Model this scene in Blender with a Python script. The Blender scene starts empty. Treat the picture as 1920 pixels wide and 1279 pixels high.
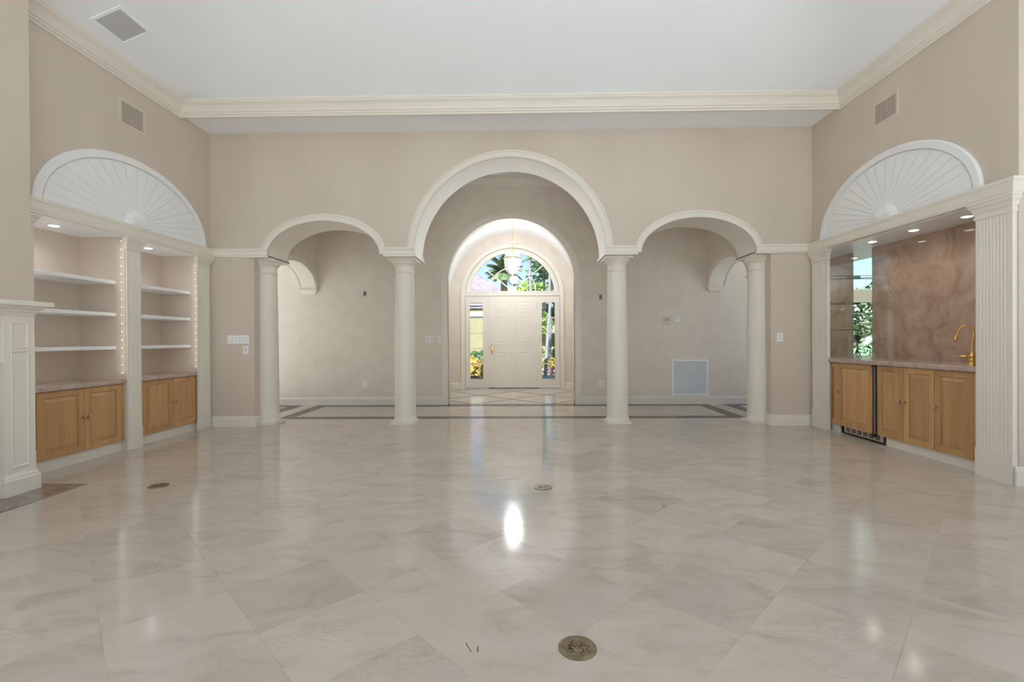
import bpy, bmesh, math, random
from mathutils import Vector, Matrix, Euler
random.seed(7)
sc = bpy.context.scene
COL = sc.collection
PI = math.pi

# ------------------------------------------------------------------ camera
CAM = Vector((0.15, 0.0, 1.18))
FPX = 888.0
yaw, pitch, roll = math.radians(0.92), math.radians(-0.22), math.radians(-0.312)
fw = Vector((-math.sin(yaw)*math.cos(pitch), math.cos(yaw)*math.cos(pitch), math.sin(pitch)))
r0 = Vector((math.cos(yaw), math.sin(yaw), 0)); u0 = r0.cross(fw)
rt = math.cos(roll)*r0 + math.sin(roll)*u0
up = -math.sin(roll)*r0 + math.cos(roll)*u0
cd = bpy.data.cameras.new('camera'); cam = bpy.data.objects.new('camera', cd); COL.objects.link(cam)
M = Matrix((rt, up, -fw)).transposed().to_4x4(); M.translation = CAM
cam.matrix_world = M
cd.sensor_width = 36.0; cd.lens = FPX/1920*36; cd.clip_start = 0.05; cd.clip_end = 400
sc.camera = cam

# ------------------------------------------------------------------ sky, sun, exposure
SUN_EL, SUN_AZ = math.radians(43), math.radians(14)
w = bpy.data.worlds.new('sky'); sc.world = w; w.use_nodes = True
nt = w.node_tree; nt.nodes.clear()
sky = nt.nodes.new('ShaderNodeTexSky'); sky.sky_type = 'NISHITA'; sky.sun_disc = False
sky.sun_elevation = SUN_EL; sky.sun_rotation = PI; sky.air_density = 1.0; sky.dust_density = 1.0; sky.ozone_density = 3.0
bg = nt.nodes.new('ShaderNodeBackground'); bg.inputs['Strength'].default_value = 0.10
wo = nt.nodes.new('ShaderNodeOutputWorld')
nt.links.new(sky.outputs[0], bg.inputs[0]); nt.links.new(bg.outputs[0], wo.inputs[0])
sl = bpy.data.lights.new('sun', 'SUN'); sl.energy = 11.5; sl.angle = math.radians(0.6); sl.color = (.81, .90, 1.0)
so = bpy.data.objects.new('sun', sl); COL.objects.link(so)
sd = Vector((math.sin(SUN_AZ)*math.cos(SUN_EL), math.cos(SUN_AZ)*math.cos(SUN_EL), -math.sin(SUN_EL)))
so.rotation_euler = sd.to_track_quat('-Z', 'Y').to_euler()
so.location = (0, -20, 20)
sc.view_settings.view_transform = 'Standard'; sc.view_settings.look = 'None'
sc.view_settings.gamma = 1.0; sc.view_settings.exposure = 0.99
sc.view_settings.use_curve_mapping = False
try:
    sc.cycles.max_bounces = 14; sc.cycles.diffuse_bounces = 8; sc.cycles.glossy_bounces = 8
    sc.cycles.transparent_max_bounces = 24; sc.cycles.transmission_bounces = 8
    sc.cycles.sample_clamp_indirect = 6.0
except Exception: pass

# ------------------------------------------------------------------ materials
def nmat(name):
    m = bpy.data.materials.new(name); m.use_nodes = True
    return m, m.node_tree.nodes, m.node_tree.links, m.node_tree.nodes['Principled BSDF']
def sin_(n, k, v):
    if k in n.inputs: n.inputs[k].default_value = v
def rgba(c): return (c[0], c[1], c[2], 1)
def mat(name, c1, c2=None, rough=.5, metal=0., scale=3., stretch=(1,1,1), spec=.5, bump=0., bscale=60., detail=4., lo=.35, hi=.65, dist=0., emit=0., emitc=None):
    m, N, L, b = nmat(name)
    sin_(b, 'Base Color', rgba(c1)); sin_(b, 'Roughness', rough); sin_(b, 'Metallic', metal); sin_(b, 'Specular IOR Level', spec)
    if emit: sin_(b, 'Emission Color', rgba(emitc or c1)); sin_(b, 'Emission Strength', emit)
    g = N.new('ShaderNodeNewGeometry'); mp = N.new('ShaderNodeMapping'); mp.inputs['Scale'].default_value = stretch
    L.new(g.outputs['Position'], mp.inputs['Vector'])
    if c2:
        t = N.new('ShaderNodeTexNoise'); t.inputs['Scale'].default_value = scale; t.inputs['Detail'].default_value = detail
        t.inputs['Distortion'].default_value = dist
        L.new(mp.outputs[0], t.inputs['Vector'])
        cr = N.new('ShaderNodeValToRGB'); cr.color_ramp.elements[0].position = lo; cr.color_ramp.elements[1].position = hi
        cr.color_ramp.elements[0].color = rgba(c1); cr.color_ramp.elements[1].color = rgba(c2)
        L.new(t.outputs['Fac'], cr.inputs[0]); L.new(cr.outputs[0], b.inputs['Base Color'])
    if bump:
        t2 = N.new('ShaderNodeTexNoise'); t2.inputs['Scale'].default_value = bscale; t2.inputs['Detail'].default_value = 3
        L.new(mp.outputs[0], t2.inputs['Vector'])
        bp = N.new('ShaderNodeBump'); bp.inputs['Strength'].default_value = bump; bp.inputs['Distance'].default_value = .004
        L.new(t2.outputs['Fac'], bp.inputs['Height']); L.new(bp.outputs[0], b.inputs['Normal'])
    return m
WALL = mat('wall_paint_tan', (.62,.535,.455), (.66,.575,.49), rough=.7, scale=1.3, stretch=(1,1,.35), bump=.05, bscale=120)
FAUX = mat('faux_plaster_tan', (.715,.64,.558), (.765,.69,.605), rough=.6, scale=4.0, detail=9, lo=.35, hi=.65, bump=.05, bscale=40, dist=.3)
CEIL = mat('ceiling_white', (.89,.91,.935), (.905,.925,.95), rough=.85, scale=1.5, bump=.05, bscale=90)
CREAM = mat('cream_paint', (.78,.735,.655), (.80,.755,.675), rough=.5, spec=.35, scale=1.0)
WHITE = mat('white_paint', (.86,.87,.885), (.88,.89,.90), rough=.4, scale=2)
PLASTIC = mat('white_plastic', (.86,.87,.89), (.88,.89,.9), rough=.3, scale=9)
PLASTIC2 = mat('grey_plastic', (.68,.70,.74), (.7,.72,.75), rough=.35, scale=9)
BEIGEP = mat('beige_plastic', (.66,.58,.5), (.68,.6,.52), rough=.4, scale=9)
VENT = mat('vent_paint', (.66,.57,.49), (.68,.59,.5), rough=.5, scale=5)
VENTDARK = mat('vent_dark', (.16,.125,.10), (.18,.14,.115), rough=.8, scale=5)
GRILLE = mat('grille_grey', (.74,.77,.82), (.77,.8,.84), rough=.45, scale=5)
PERF = mat('perforated_grey', (.50,.50,.505), (.56,.56,.565), rough=.6, scale=220, detail=0)
DARKGAP = mat('dark_gap', (.02,.018,.016), (.03,.026,.022), rough=.8, scale=8)
DMARBLE = mat('dark_brown_marble', (.04,.026,.019), (.085,.06,.045), rough=.22, spec=.25, scale=6, detail=8, lo=.35, hi=.75, dist=1.2)
HEARTH = mat('brown_hearth_marble', (.20,.15,.125), (.30,.24,.205), rough=.12, scale=7, detail=8, dist=1.5)
FIRE = mat('firebox_brick_soot', (.05,.045,.04), (.09,.08,.07), rough=.9, scale=12)
BRASS = mat('brass', (.75,.55,.22), (.80,.60,.27), rough=.22, metal=1, scale=9)
GOLD = mat('polished_gold', (.86,.50,.12), (.9,.56,.17), rough=.16, metal=1, scale=9)
BRONZE = mat('aged_brass_cover', (.20,.155,.10), (.34,.28,.20), rough=.32, metal=.8, scale=30, detail=6)
STEEL = mat('stainless', (.62,.56,.50), (.7,.64,.58), rough=.3, metal=1, scale=30, stretch=(1,1,20))
KNOB = mat('aged_brass_knob', (.50,.37,.24), (.58,.44,.29), rough=.3, metal=.9, scale=40)
MIRROR = mat('mirror_glass', (.84,.90,.87), (.85,.91,.88), rough=.005, metal=1, scale=1)
LAMP = mat('lamp_lens', (1,1,1), rough=.4, emit=3, emitc=(1,.98,.95))
BULB = mat('rope_bulb', (1,.9,.8), rough=.4, emit=.7, emitc=(1,.88,.80))
FLAME = mat('candle_bulb', (1,.95,.85), rough=.4, emit=3, emitc=(1,.92,.8))
BLACK = mat('black_metal', (.02,.02,.022), (.03,.03,.03), rough=.4, scale=20)
ROOF = mat('roof_tile_pinkish', (.125,.095,.105), (.17,.135,.145), rough=.8, scale=3, detail=6)
YWALL = mat('yellow_stucco', (.165,.135,.07), (.18,.15,.08), rough=.9, scale=2)
OWHITE = mat('exterior_white', (.19,.19,.215), (.21,.21,.235), rough=.8, scale=2)
LAWN = mat('lawn', (.07,.14,.03), (.13,.22,.05), rough=.9, scale=5, detail=8)
PAVE = mat('pale_pavers', (.66,.65,.63), (.74,.73,.71), rough=.8, scale=3, detail=6)
MULCH = mat('purple_mulch', (.13,.07,.075), (.20,.12,.12), rough=.9, scale=14, detail=6)
TRUNK = mat('pale_palm_trunk', (.13,.115,.125), (.19,.17,.18), rough=.9, scale=8, stretch=(1,1,4), detail=6)
TRUNK2 = mat('brown_bark', (.16,.12,.09), (.27,.21,.16), rough=.9, scale=9, stretch=(1,1,3), detail=6)
G1 = mat('leaf_palm_green', (.055,.09,.03), (.14,.18,.065), rough=.5, scale=3, detail=3)
G2 = mat('leaf_bright_green', (.12,.20,.03), (.21,.28,.05), rough=.5, scale=4, detail=3)
G3 = mat('leaf_dark_green', (.025,.06,.02), (.07,.13,.04), rough=.5, scale=4, detail=3)
G4 = mat('leaf_yellow', (.30,.23,.02), (.36,.30,.04), rough=.5, scale=6, detail=3)
G5 = mat('leaf_croton_orange', (.30,.10,.025), (.38,.28,.04), rough=.5, scale=7, detail=4, lo=.3, hi=.6)
G6 = mat('petal_pink', (.22,.09,.12), (.30,.17,.19), rough=.6, scale=7, detail=3)

def wood():
    m, N, L, b = nmat('maple_cabinet_wood')
    g = N.new('ShaderNodeNewGeometry'); oi = N.new('ShaderNodeObjectInfo')
    ad = N.new('ShaderNodeVectorMath'); ad.operation = 'MULTIPLY_ADD'
    L.new(oi.outputs['Random'], ad.inputs[0]); ad.inputs[1].default_value = (7, 13, 3)
    L.new(g.outputs['Position'], ad.inputs[2])
    mp = N.new('ShaderNodeMapping'); mp.inputs['Scale'].default_value = (10, 10, .7); L.new(ad.outputs[0], mp.inputs[0])
    t = N.new('ShaderNodeTexNoise'); t.inputs['Scale'].default_value = 1.2; t.inputs['Detail'].default_value = 8; t.inputs['Distortion'].default_value = .6
    L.new(mp.outputs[0], t.inputs['Vector'])
    cr = N.new('ShaderNodeValToRGB'); e = cr.color_ramp.elements
    e[0].position = .3; e[0].color = (.50,.275,.115,1); e[1].position = .72; e[1].color = (.66,.395,.175,1)
    L.new(t.outputs['Fac'], cr.inputs[0])
    mp2 = N.new('ShaderNodeMapping'); mp2.inputs['Scale'].default_value = (120, 120, 3); L.new(ad.outputs[0], mp2.inputs[0])
    t2 = N.new('ShaderNodeTexNoise'); t2.inputs['Scale'].default_value = 1; L.new(mp2.outputs[0], t2.inputs['Vector'])
    mx = N.new('ShaderNodeMixRGB'); mx.blend_type = 'MULTIPLY'; mx.inputs[0].default_value = .18
    L.new(cr.outputs[0], mx.inputs[1]); L.new(t2.outputs['Fac'], mx.inputs[2])
    hs = N.new('ShaderNodeHueSaturation'); ma = N.new('ShaderNodeMath'); ma.operation = 'MULTIPLY_ADD'
    ma.inputs[1].default_value = .22; ma.inputs[2].default_value = .92
    L.new(oi.outputs['Random'], ma.inputs[0]); L.new(ma.outputs[0], hs.inputs['Value'])
    L.new(mx.outputs[0], hs.inputs['Color']); L.new(hs.outputs[0], b.inputs['Base Color'])
    sin_(b, 'Roughness', .35); return m
WOOD = wood()

def stone(name, stops, scale, vein, veincol, rough, perobj=True, dist=1.0, stretch=(1,1,1), veinamt=.5, spec=.5):
    m, N, L, b = nmat(name)
    g = N.new('ShaderNodeNewGeometry'); oi = N.new('ShaderNodeObjectInfo')
    src = g.outputs['Position']
    if perobj:
        ad = N.new('ShaderNodeVectorMath'); ad.operation = 'MULTIPLY_ADD'
        L.new(oi.outputs['Random'], ad.inputs[0]); ad.inputs[1].default_value = (31, 17, 9); L.new(src, ad.inputs[2]); src = ad.outputs[0]
    mp = N.new('ShaderNodeMapping'); mp.inputs['Scale'].default_value = stretch; L.new(src, mp.inputs[0])
    t = N.new('ShaderNodeTexNoise'); t.inputs['Scale'].default_value = scale; t.inputs['Detail'].default_value = 8; t.inputs['Distortion'].default_value = dist
    t.inputs['Roughness'].default_value = .6
    L.new(mp.outputs[0], t.inputs['Vector'])
    cr = N.new('ShaderNodeValToRGB'); e = cr.color_ramp.elements
    while len(e) < len(stops): e.new(.5)
    for i, (p, c) in enumerate(stops): e[i].position = p; e[i].color = rgba(c)
    L.new(t.outputs['Fac'], cr.inputs[0])
    v = N.new('ShaderNodeTexVoronoi'); v.feature = 'DISTANCE_TO_EDGE'; v.inputs['Scale'].default_value = vein
    t3 = N.new('ShaderNodeTexNoise'); t3.inputs['Scale'].default_value = scale*1.7; t3.inputs['Detail'].default_value = 5; L.new(mp.outputs[0], t3.inputs['Vector'])
    mx3 = N.new('ShaderNodeMixRGB'); mx3.blend_type = 'ADD'; mx3.inputs[0].default_value = .35
    L.new(mp.outputs[0], mx3.inputs[1]); L.new(t3.outputs['Color'], mx3.inputs[2]); L.new(mx3.outputs[0], v.inputs['Vector'])
    vr = N.new('ShaderNodeValToRGB'); vr.color_ramp.elements[0].position = 0; vr.color_ramp.elements[0].color = (1,1,1,1)
    vr.color_ramp.elements[1].position = .07; vr.color_ramp.elements[1].color = (0,0,0,1)
    L.new(v.outputs['Distance'], vr.inputs[0])
    t4 = N.new('ShaderNodeTexNoise'); t4.inputs['Scale'].default_value = 1.6; L.new(mp.outputs[0], t4.inputs['Vector'])
    vm = N.new('ShaderNodeMapRange'); vm.inputs[1].default_value = .52; vm.inputs[2].default_value = .7; vm.inputs[3].default_value = 0; vm.inputs[4].default_value = veinamt
    L.new(t4.outputs['Fac'], vm.inputs[0])
    mu = N.new('ShaderNodeMath'); mu.operation = 'MULTIPLY'; L.new(vr.outputs[0], mu.inputs[0]); L.new(vm.outputs[0], mu.inputs[1])
    mx = N.new('ShaderNodeMixRGB'); L.new(mu.outputs[0], mx.inputs[0]); L.new(cr.outputs[0], mx.inputs[1]); mx.inputs[2].default_value = rgba(veincol)
    out = mx.outputs[0]
    if perobj:
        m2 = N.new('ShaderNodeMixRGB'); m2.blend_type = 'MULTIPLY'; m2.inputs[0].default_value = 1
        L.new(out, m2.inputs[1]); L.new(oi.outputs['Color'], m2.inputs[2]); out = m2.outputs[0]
    L.new(out, b.inputs['Base Color']); sin_(b, 'Specular IOR Level', spec)
    rr = N.new('ShaderNodeMapRange'); rr.inputs[1].default_value = .3; rr.inputs[2].default_value = .7
    rr.inputs[3].default_value = rough*.8; rr.inputs[4].default_value = rough*1.25
    L.new(t.outputs['Fac'], rr.inputs[0]); L.new(rr.outputs[0], b.inputs['Roughness'])
    return m
TILE = stone('cream_marble_tile', [(.26,(.43,.37,.315)),(.46,(.515,.452,.392)),(.74,(.562,.498,.438))], 3.4, 10., (.38,.31,.25), .115, stretch=(.75,1.6,1), veinamt=.5)
PINK = stone('pink_brown_marble', [(.25,(.29,.185,.135)),(.5,(.44,.31,.24)),(.8,(.51,.38,.305))], 4.2, 7., (.20,.125,.095), .03, perobj=False, veinamt=.5)
COUNTER = stone('pink_grey_countertop', [(.25,(.36,.25,.20)),(.5,(.50,.385,.335)),(.8,(.60,.49,.445))], 9., 14., (.30,.19,.15), .10, perobj=False)

def glass(name, tint, gl=1.0, emit=None):
    m, N, L, b = nmat(name); N.remove(b)
    o = N['Material Output']; t = N.new('ShaderNodeBsdfTransparent'); t.inputs[0].default_value = rgba(tint)
    gs = N.new('ShaderNodeBsdfGlossy'); gs.inputs['Roughness'].default_value = .01
    ge = N.new('ShaderNodeNewGeometry'); dt = N.new('ShaderNodeVectorMath'); dt.operation = 'DOT_PRODUCT'
    L.new(ge.outputs['Incoming'], dt.inputs[0]); L.new(ge.outputs['Normal'], dt.inputs[1])
    def mth(op, a, b=None):
        n = N.new('ShaderNodeMath'); n.operation = op
        for i, x in enumerate((a, b)):
            if x is None: continue
            if isinstance(x, (int, float)): n.inputs[i].default_value = x
            else: L.new(x, n.inputs[i])
        return n.outputs[0]
    fac = mth('ADD', mth('MULTIPLY', mth('POWER', mth('SUBTRACT', 1.0, mth('ABSOLUTE', dt.outputs['Value'])), 5.0), .96), .04)   # Schlick reflectance of thin glass
    mx = N.new('ShaderNodeMixShader'); L.new(mth('MULTIPLY', fac, gl), mx.inputs[0]); L.new(t.outputs[0], mx.inputs[1]); L.new(gs.outputs[0], mx.inputs[2])
    L.new(mx.outputs[0], o.inputs[0]); return m
GLASS = glass('window_glass', (.97,.98,.97), .5)
SHELFGLASS = glass('green_edge_glass', (.80,.90,.84))
SHELFEDGE = mat('glass_edge_green', (.05,.12,.08), (.08,.18,.12), rough=.1, scale=20)
def jar():
    m, N, L, b = nmat('seeded_jar_glass'); N.remove(b); o = N['Material Output']
    t = N.new('ShaderNodeBsdfTransparent'); tr = N.new('ShaderNodeBsdfTranslucent'); gs = N.new('ShaderNodeBsdfGlossy'); gs.inputs['Roughness'].default_value = .05
    a = N.new('ShaderNodeMixShader'); a.inputs[0].default_value = .03; c = N.new('ShaderNodeMixShader'); c.inputs[0].default_value = .1
    L.new(t.outputs[0], a.inputs[1]); L.new(tr.outputs[0], a.inputs[2]); L.new(a.outputs[0], c.inputs[1]); L.new(gs.outputs[0], c.inputs[2]); L.new(c.outputs[0], o.inputs[0])
    return m
JAR = jar()

# ------------------------------------------------------------------ mesh helpers
ORG = {}
class MB:
    def __init__(s): s.v = []; s.f = []
    def face(s, pts):
        n = len(s.v); s.v += [tuple(p) for p in pts]; s.f.append(tuple(range(n, n+len(pts)))); return s
    def box(s, x0, x1, y0, y1, z0, z1):
        n = len(s.v)
        s.v += [(x0,y0,z0),(x1,y0,z0),(x1,y1,z0),(x0,y1,z0),(x0,y0,z1),(x1,y0,z1),(x1,y1,z1),(x0,y1,z1)]
        s.f += [tuple(n+i for i in q) for q in ((3,2,1,0),(4,5,6,7),(0,1,5,4),(1,2,6,5),(2,3,7,6),(3,0,4,7))]; return s
    def prism(s, pts, off):
        n = len(s.v); k = len(pts)
        s.v += [tuple(p) for p in pts] + [tuple(p[i]+off[i] for i in range(3)) for p in pts]
        s.f.append(tuple(range(n+k-1, n-1, -1))); s.f.append(tuple(range(n+k, n+2*k)))
        for i in range(k):
            j = (i+1) % k; s.f.append((n+i, n+j, n+k+j, n+k+i))
        return s
    def grid(s, rows, cu=False, cv=False):
        n = len(s.v); R = len(rows); C = len(rows[0])
        for r in rows: s.v += [tuple(p) for p in r]
        for i in range(R if cu else R-1):
            for j in range(C if cv else C-1):
                a, b = i, (i+1) % R; c, d = j, (j+1) % C
                s.f.append((n+a*C+c, n+a*C+d, n+b*C+d, n+b*C+c))
        return s
    def lathe(s, prof, cx, cy, n=28, cap=True):
        rows = [[(cx+r*math.cos(2*PI*i/n), cy+r*math.sin(2*PI*i/n), z) for i in range(n)] for r, z in prof]
        b = len(s.v); s.grid(rows, cv=True)
        if cap:
            s.f.append(tuple(b+i for i in range(n-1, -1, -1))); e = b+(len(prof)-1)*n; s.f.append(tuple(e+i for i in range(n)))
        return s
    def tube(s, path, rad, n=8):
        path = [Vector(p) for p in path]; rows = []; prev = None
        for i, p in enumerate(path):
            d = (path[min(i+1, len(path)-1)] - path[max(i-1, 0)]).normalized()
            a = d.orthogonal().normalized() if prev is None else (prev - d*prev.dot(d)).normalized()
            prev = a; c = d.cross(a); r = rad[i] if isinstance(rad, (list, tuple)) else rad
            rows.append([p + (a*math.cos(2*PI*k/n) + c*math.sin(2*PI*k/n))*r for k in range(n)])
        b = len(s.v); s.grid(rows, cv=True)
        s.f.append(tuple(b+i for i in range(n-1, -1, -1))); e = b+(len(path)-1)*n; s.f.append(tuple(e+i for i in range(n)))
        return s
    def rings(s, o, u, v, n, w, h, rg, cap=True):
        o, u, v, n = map(Vector, (o, u, v, n)); rows = []
        for ins, dep in rg:
            rows.append([o+u*a+v*b+n*dep for a, b in ((ins,ins),(w-ins,ins),(w-ins,h-ins),(ins,h-ins))])
        b = len(s.v); s.grid(rows, cv=True)
        if cap: e = b+4*(len(rg)-1); s.f.append((e, e+1, e+2, e+3))
        return s
    def build(s, name, m, parent=None, smooth=None, org=None, recalc=True):
        o3 = Vector((0,0,0))
        if parent is not None: o3 = ORG[parent]
        elif org is not None: o3 = Vector(org)
        elif s.v:
            xs, ys, zs = zip(*s.v); o3 = Vector(((min(xs)+max(xs))/2, (min(ys)+max(ys))/2, min(zs)))
        me = bpy.data.meshes.new(name)
        me.from_pydata([(a-o3.x, b-o3.y, c-o3.z) for a, b, c in s.v], [], s.f)
        if recalc:
            bm = bmesh.new(); bm.from_mesh(me); bmesh.ops.remove_doubles(bm, verts=bm.verts, dist=1e-5)
            bmesh.ops.recalc_face_normals(bm, faces=bm.faces); bm.to_mesh(me); bm.free()
        me.materials.append(m)
        if smooth:
            for p in me.polygons: p.use_smooth = True
            me.set_sharp_from_angle(angle=math.radians(smooth))
        o = bpy.data.objects.new(name, me); COL.objects.link(o)
        if parent is not None: o.parent = parent; ORG[o] = ORG[parent]
        else: o.location = o3; ORG[o] = o3
        return o
def tag(o, label, cat=None, group=None, kind=None):
    o['label'] = label
    if cat: o['category'] = cat
    if group: o['group'] = group
    if kind: o['kind'] = kind
    return o
def thing(name, label, cat, loc, group=None):
    o = bpy.data.objects.new(name, None); COL.objects.link(o); o.location = loc; o.empty_display_size = .1
    ORG[o] = Vector(loc); return tag(o, label, cat, group)
def struct(name, mb, m, label, smooth=None):
    return tag(mb.build(name, m, smooth=smooth), label, kind='structure')
def copy_tree(o, parent=None):
    c = o.copy(); COL.objects.link(c); c.parent = parent
    for ch in list(o.children): copy_tree(ch, c)
    return c
def lamp(name, typ, loc, energy, parent, size=.05, color=(.97,.96,1.0), spot=None, rot=None):
    l = bpy.data.lights.new(name, typ); l.energy = energy; l.color = color; l.shadow_soft_size = size
    if spot: l.spot_size = math.radians(spot); l.spot_blend = 1.0
    o = bpy.data.objects.new(name, l); COL.objects.link(o); o.parent = parent; o.location = Vector(loc)-ORG[parent]
    if rot: o.rotation_euler = rot
    return o
def ell(cx, cz, a, b, n, t0=0., t1=PI):
    return [(cx+a*math.cos(t0+(t1-t0)*i/n), cz+b*math.sin(t0+(t1-t0)*i/n)) for i in range(n+1)]

# ------------------------------------------------------------------ main dimensions
W = 4.09; YA, YA2 = 6.435, 6.985; YB, YB2 = 8.54, 8.69; YD, YD2 = 11.355, 11.55
ZS = 4.016; ZC = 4.15; YS = 5.867; AX = .025           # soffit, ceiling spring line, fascia, arcade axis
YW = -4.2; XE = 5.8                                     # window wall behind, east wall of the alcove
NB = 4.59                                               # back of the wall niches
BT0, BT1 = 2.325, 2.437                                 # impost band

# ------------------------------------------------------------------ floor
def clip(poly, x0, x1, y0, y1):
    for ax, lim, sg in ((0,x0,1),(0,x1,-1),(1,y0,1),(1,y1,-1)):
        out = []
        for i in range(len(poly)):
            p, q = poly[i], poly[(i+1) % len(poly)]
            a = (p[ax]-lim)*sg; b = (q[ax]-lim)*sg
            if a >= 0: out.append(p)
            if (a >= 0) != (b >= 0):
                t = a/(a-b); out.append((p[0]+(q[0]-p[0])*t, p[1]+(q[1]-p[1])*t))
        poly = out
        if len(poly) < 3: return []
    return poly
def area(p): return abs(sum(p[i][0]*p[(i+1) % len(p)][1]-p[(i+1) % len(p)][0]*p[i][1] for i in range(len(p))))/2
fl = MB()
fl.box(-W-.6, XE+.2, YW-.2, YA2, -.14, -.0015).box(-6.8, 6.8, YA2, YB2, -.14, -.0015).box(-1.62, 1.62, YB2, YD2, -.14, -.0015)
floor = struct('floor', fl, mat('grout_beige', (.50,.44,.38), (.52,.46,.40), rough=.6, scale=8), 'polished cream marble tile floor laid on the diagonal with dark inlay strips')
T = .455; U0, V0 = .235, .155; S2 = 2**-.5; GAP = .0006
def tile_poly(i, j):
    a, b = U0+T*i+GAP/2, U0+T*(i+1)-GAP/2; c, d = V0+T*j+GAP/2, V0+T*(j+1)-GAP/2
    return [((u-v)*S2, (u+v)*S2) for u, v in ((a,c),(b,c),(b,d),(a,d))]
def uv(x, y): return (math.floor(((x+y)*S2-U0)/T), math.floor(((y-x)*S2-V0)/T))
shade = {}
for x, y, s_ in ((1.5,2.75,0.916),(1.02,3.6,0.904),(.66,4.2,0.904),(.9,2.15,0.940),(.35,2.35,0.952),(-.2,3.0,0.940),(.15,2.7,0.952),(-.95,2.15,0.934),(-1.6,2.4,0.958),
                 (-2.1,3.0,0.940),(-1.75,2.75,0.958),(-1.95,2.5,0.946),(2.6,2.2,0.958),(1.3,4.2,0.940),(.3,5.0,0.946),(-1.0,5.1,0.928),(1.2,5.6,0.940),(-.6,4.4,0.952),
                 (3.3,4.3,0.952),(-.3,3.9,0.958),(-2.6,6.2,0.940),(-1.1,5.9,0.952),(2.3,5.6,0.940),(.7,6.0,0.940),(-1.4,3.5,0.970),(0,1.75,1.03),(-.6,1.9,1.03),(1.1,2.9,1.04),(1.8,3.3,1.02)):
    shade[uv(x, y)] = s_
rest = MB(); ntile = 0
squares = {}
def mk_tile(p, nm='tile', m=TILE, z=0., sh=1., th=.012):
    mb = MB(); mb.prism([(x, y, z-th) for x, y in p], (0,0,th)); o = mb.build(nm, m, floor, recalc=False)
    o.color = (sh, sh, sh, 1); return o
for i in range(-12, 26):
    for j in range(-14, 26):
        p = clip(tile_poly(i, j), -W-.06, W+.06, 1.05, 7.03)
        if area(p) > .002:
            full = area(p) > T*T*.985
            cx = sum(q[0] for q in p)/len(p); cy = sum(q[1] for q in p)/len(p)
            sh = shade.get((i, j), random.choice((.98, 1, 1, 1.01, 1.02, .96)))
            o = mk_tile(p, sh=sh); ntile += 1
        for (x0, x1, y0, y1) in ((-W-.06, XE, YW, 1.05), (W+.06, XE, 1.05, 3.9)):
            p = clip(tile_poly(i, j), x0, x1, y0, y1)
            if area(p) > .002: rest.prism([(x, y, -.012) for x, y in p], (0,0,.012))
o = rest.build('tile_field', TILE, floor, recalc=False); o['kind'] = 'stuff'
# hall panels with dark borders
def rect(x0, x1, y0, y1): return [(x0,y0),(x1,y0),(x1,y1),(x0,y1)]
g_ = .001
for i in range(-12, 26):
    for j in range(-4, 26):
        for (x0, x1, y0, y1) in ((-3.30, 3.30, 7.24, 8.33), (-6.6, -3.97, 7.24, 8.33), (3.97, 6.6, 7.24, 8.33)):
            p = clip(tile_poly(i, j), x0+g_, x1-g_, y0+g_, y1-g_)
            if area(p) > .002: mk_tile(p, sh=random.choice((.97, 1, 1.02, .93)))
for x0, x1, y0, y1 in ((-3.51,3.51,7.03,7.24),(-3.51,3.51,8.33,8.54),(-3.51,-3.30,7.24,8.33),(3.30,3.51,7.24,8.33),
                       (-3.97,-3.76,7.24,8.33),(3.76,3.97,7.24,8.33),(-6.6,-3.76,7.03,7.24),(3.76,6.6,7.03,7.24),(-6.6,-3.76,8.33,8.54),(3.76,6.6,8.33,8.54)):
    n = max(1, round(max(x1-x0, y1-y0)/.9))
    for k in range(n):
        if x1-x0 > y1-y0: q = rect(x0+(x1-x0)*k/n+g_/2, x0+(x1-x0)*(k+1)/n-g_/2, y0, y1)
        else: q = rect(x0, x1, y0+(y1-y0)*k/n+g_/2, y0+(y1-y0)*(k+1)/n-g_/2)
        mk_tile(q, 'inlay_strip', DMARBLE)
for x0, x1 in ((-3.76,-3.51),(3.51,3.76)):
    for k in range(4): mk_tile(rect(x0+g_, x1-g_, 7.03+.3775*k+g_, 7.03+.3775*(k+1)-g_))
# foyer diamonds with thin dark inlay
mk_tile(rect(-1.52, 1.52, YB, YD), 'inlay_bed', DMARBLE, z=-.0003, th=.0117)
D2 = 1.41*S2; gi = .055
for i in range(-4, 5):
    for j in range(-4, 5):
        a0 = 9.3*S2+D2*i; c0 = 9.3*S2+D2*j
        p = [((u-v)*S2, (u+v)*S2) for u, v in ((a0+gi/2,c0+gi/2),(a0+D2-gi/2,c0+gi/2),(a0+D2-gi/2,c0+D2-gi/2),(a0+gi/2,c0+D2-gi/2))]
        p = clip(p, -1.52, 1.52, YB+.075, YD)
        if area(p) > .002: mk_tile(p, sh=random.choice((1,1.02,1.03)), th=.006)

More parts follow.
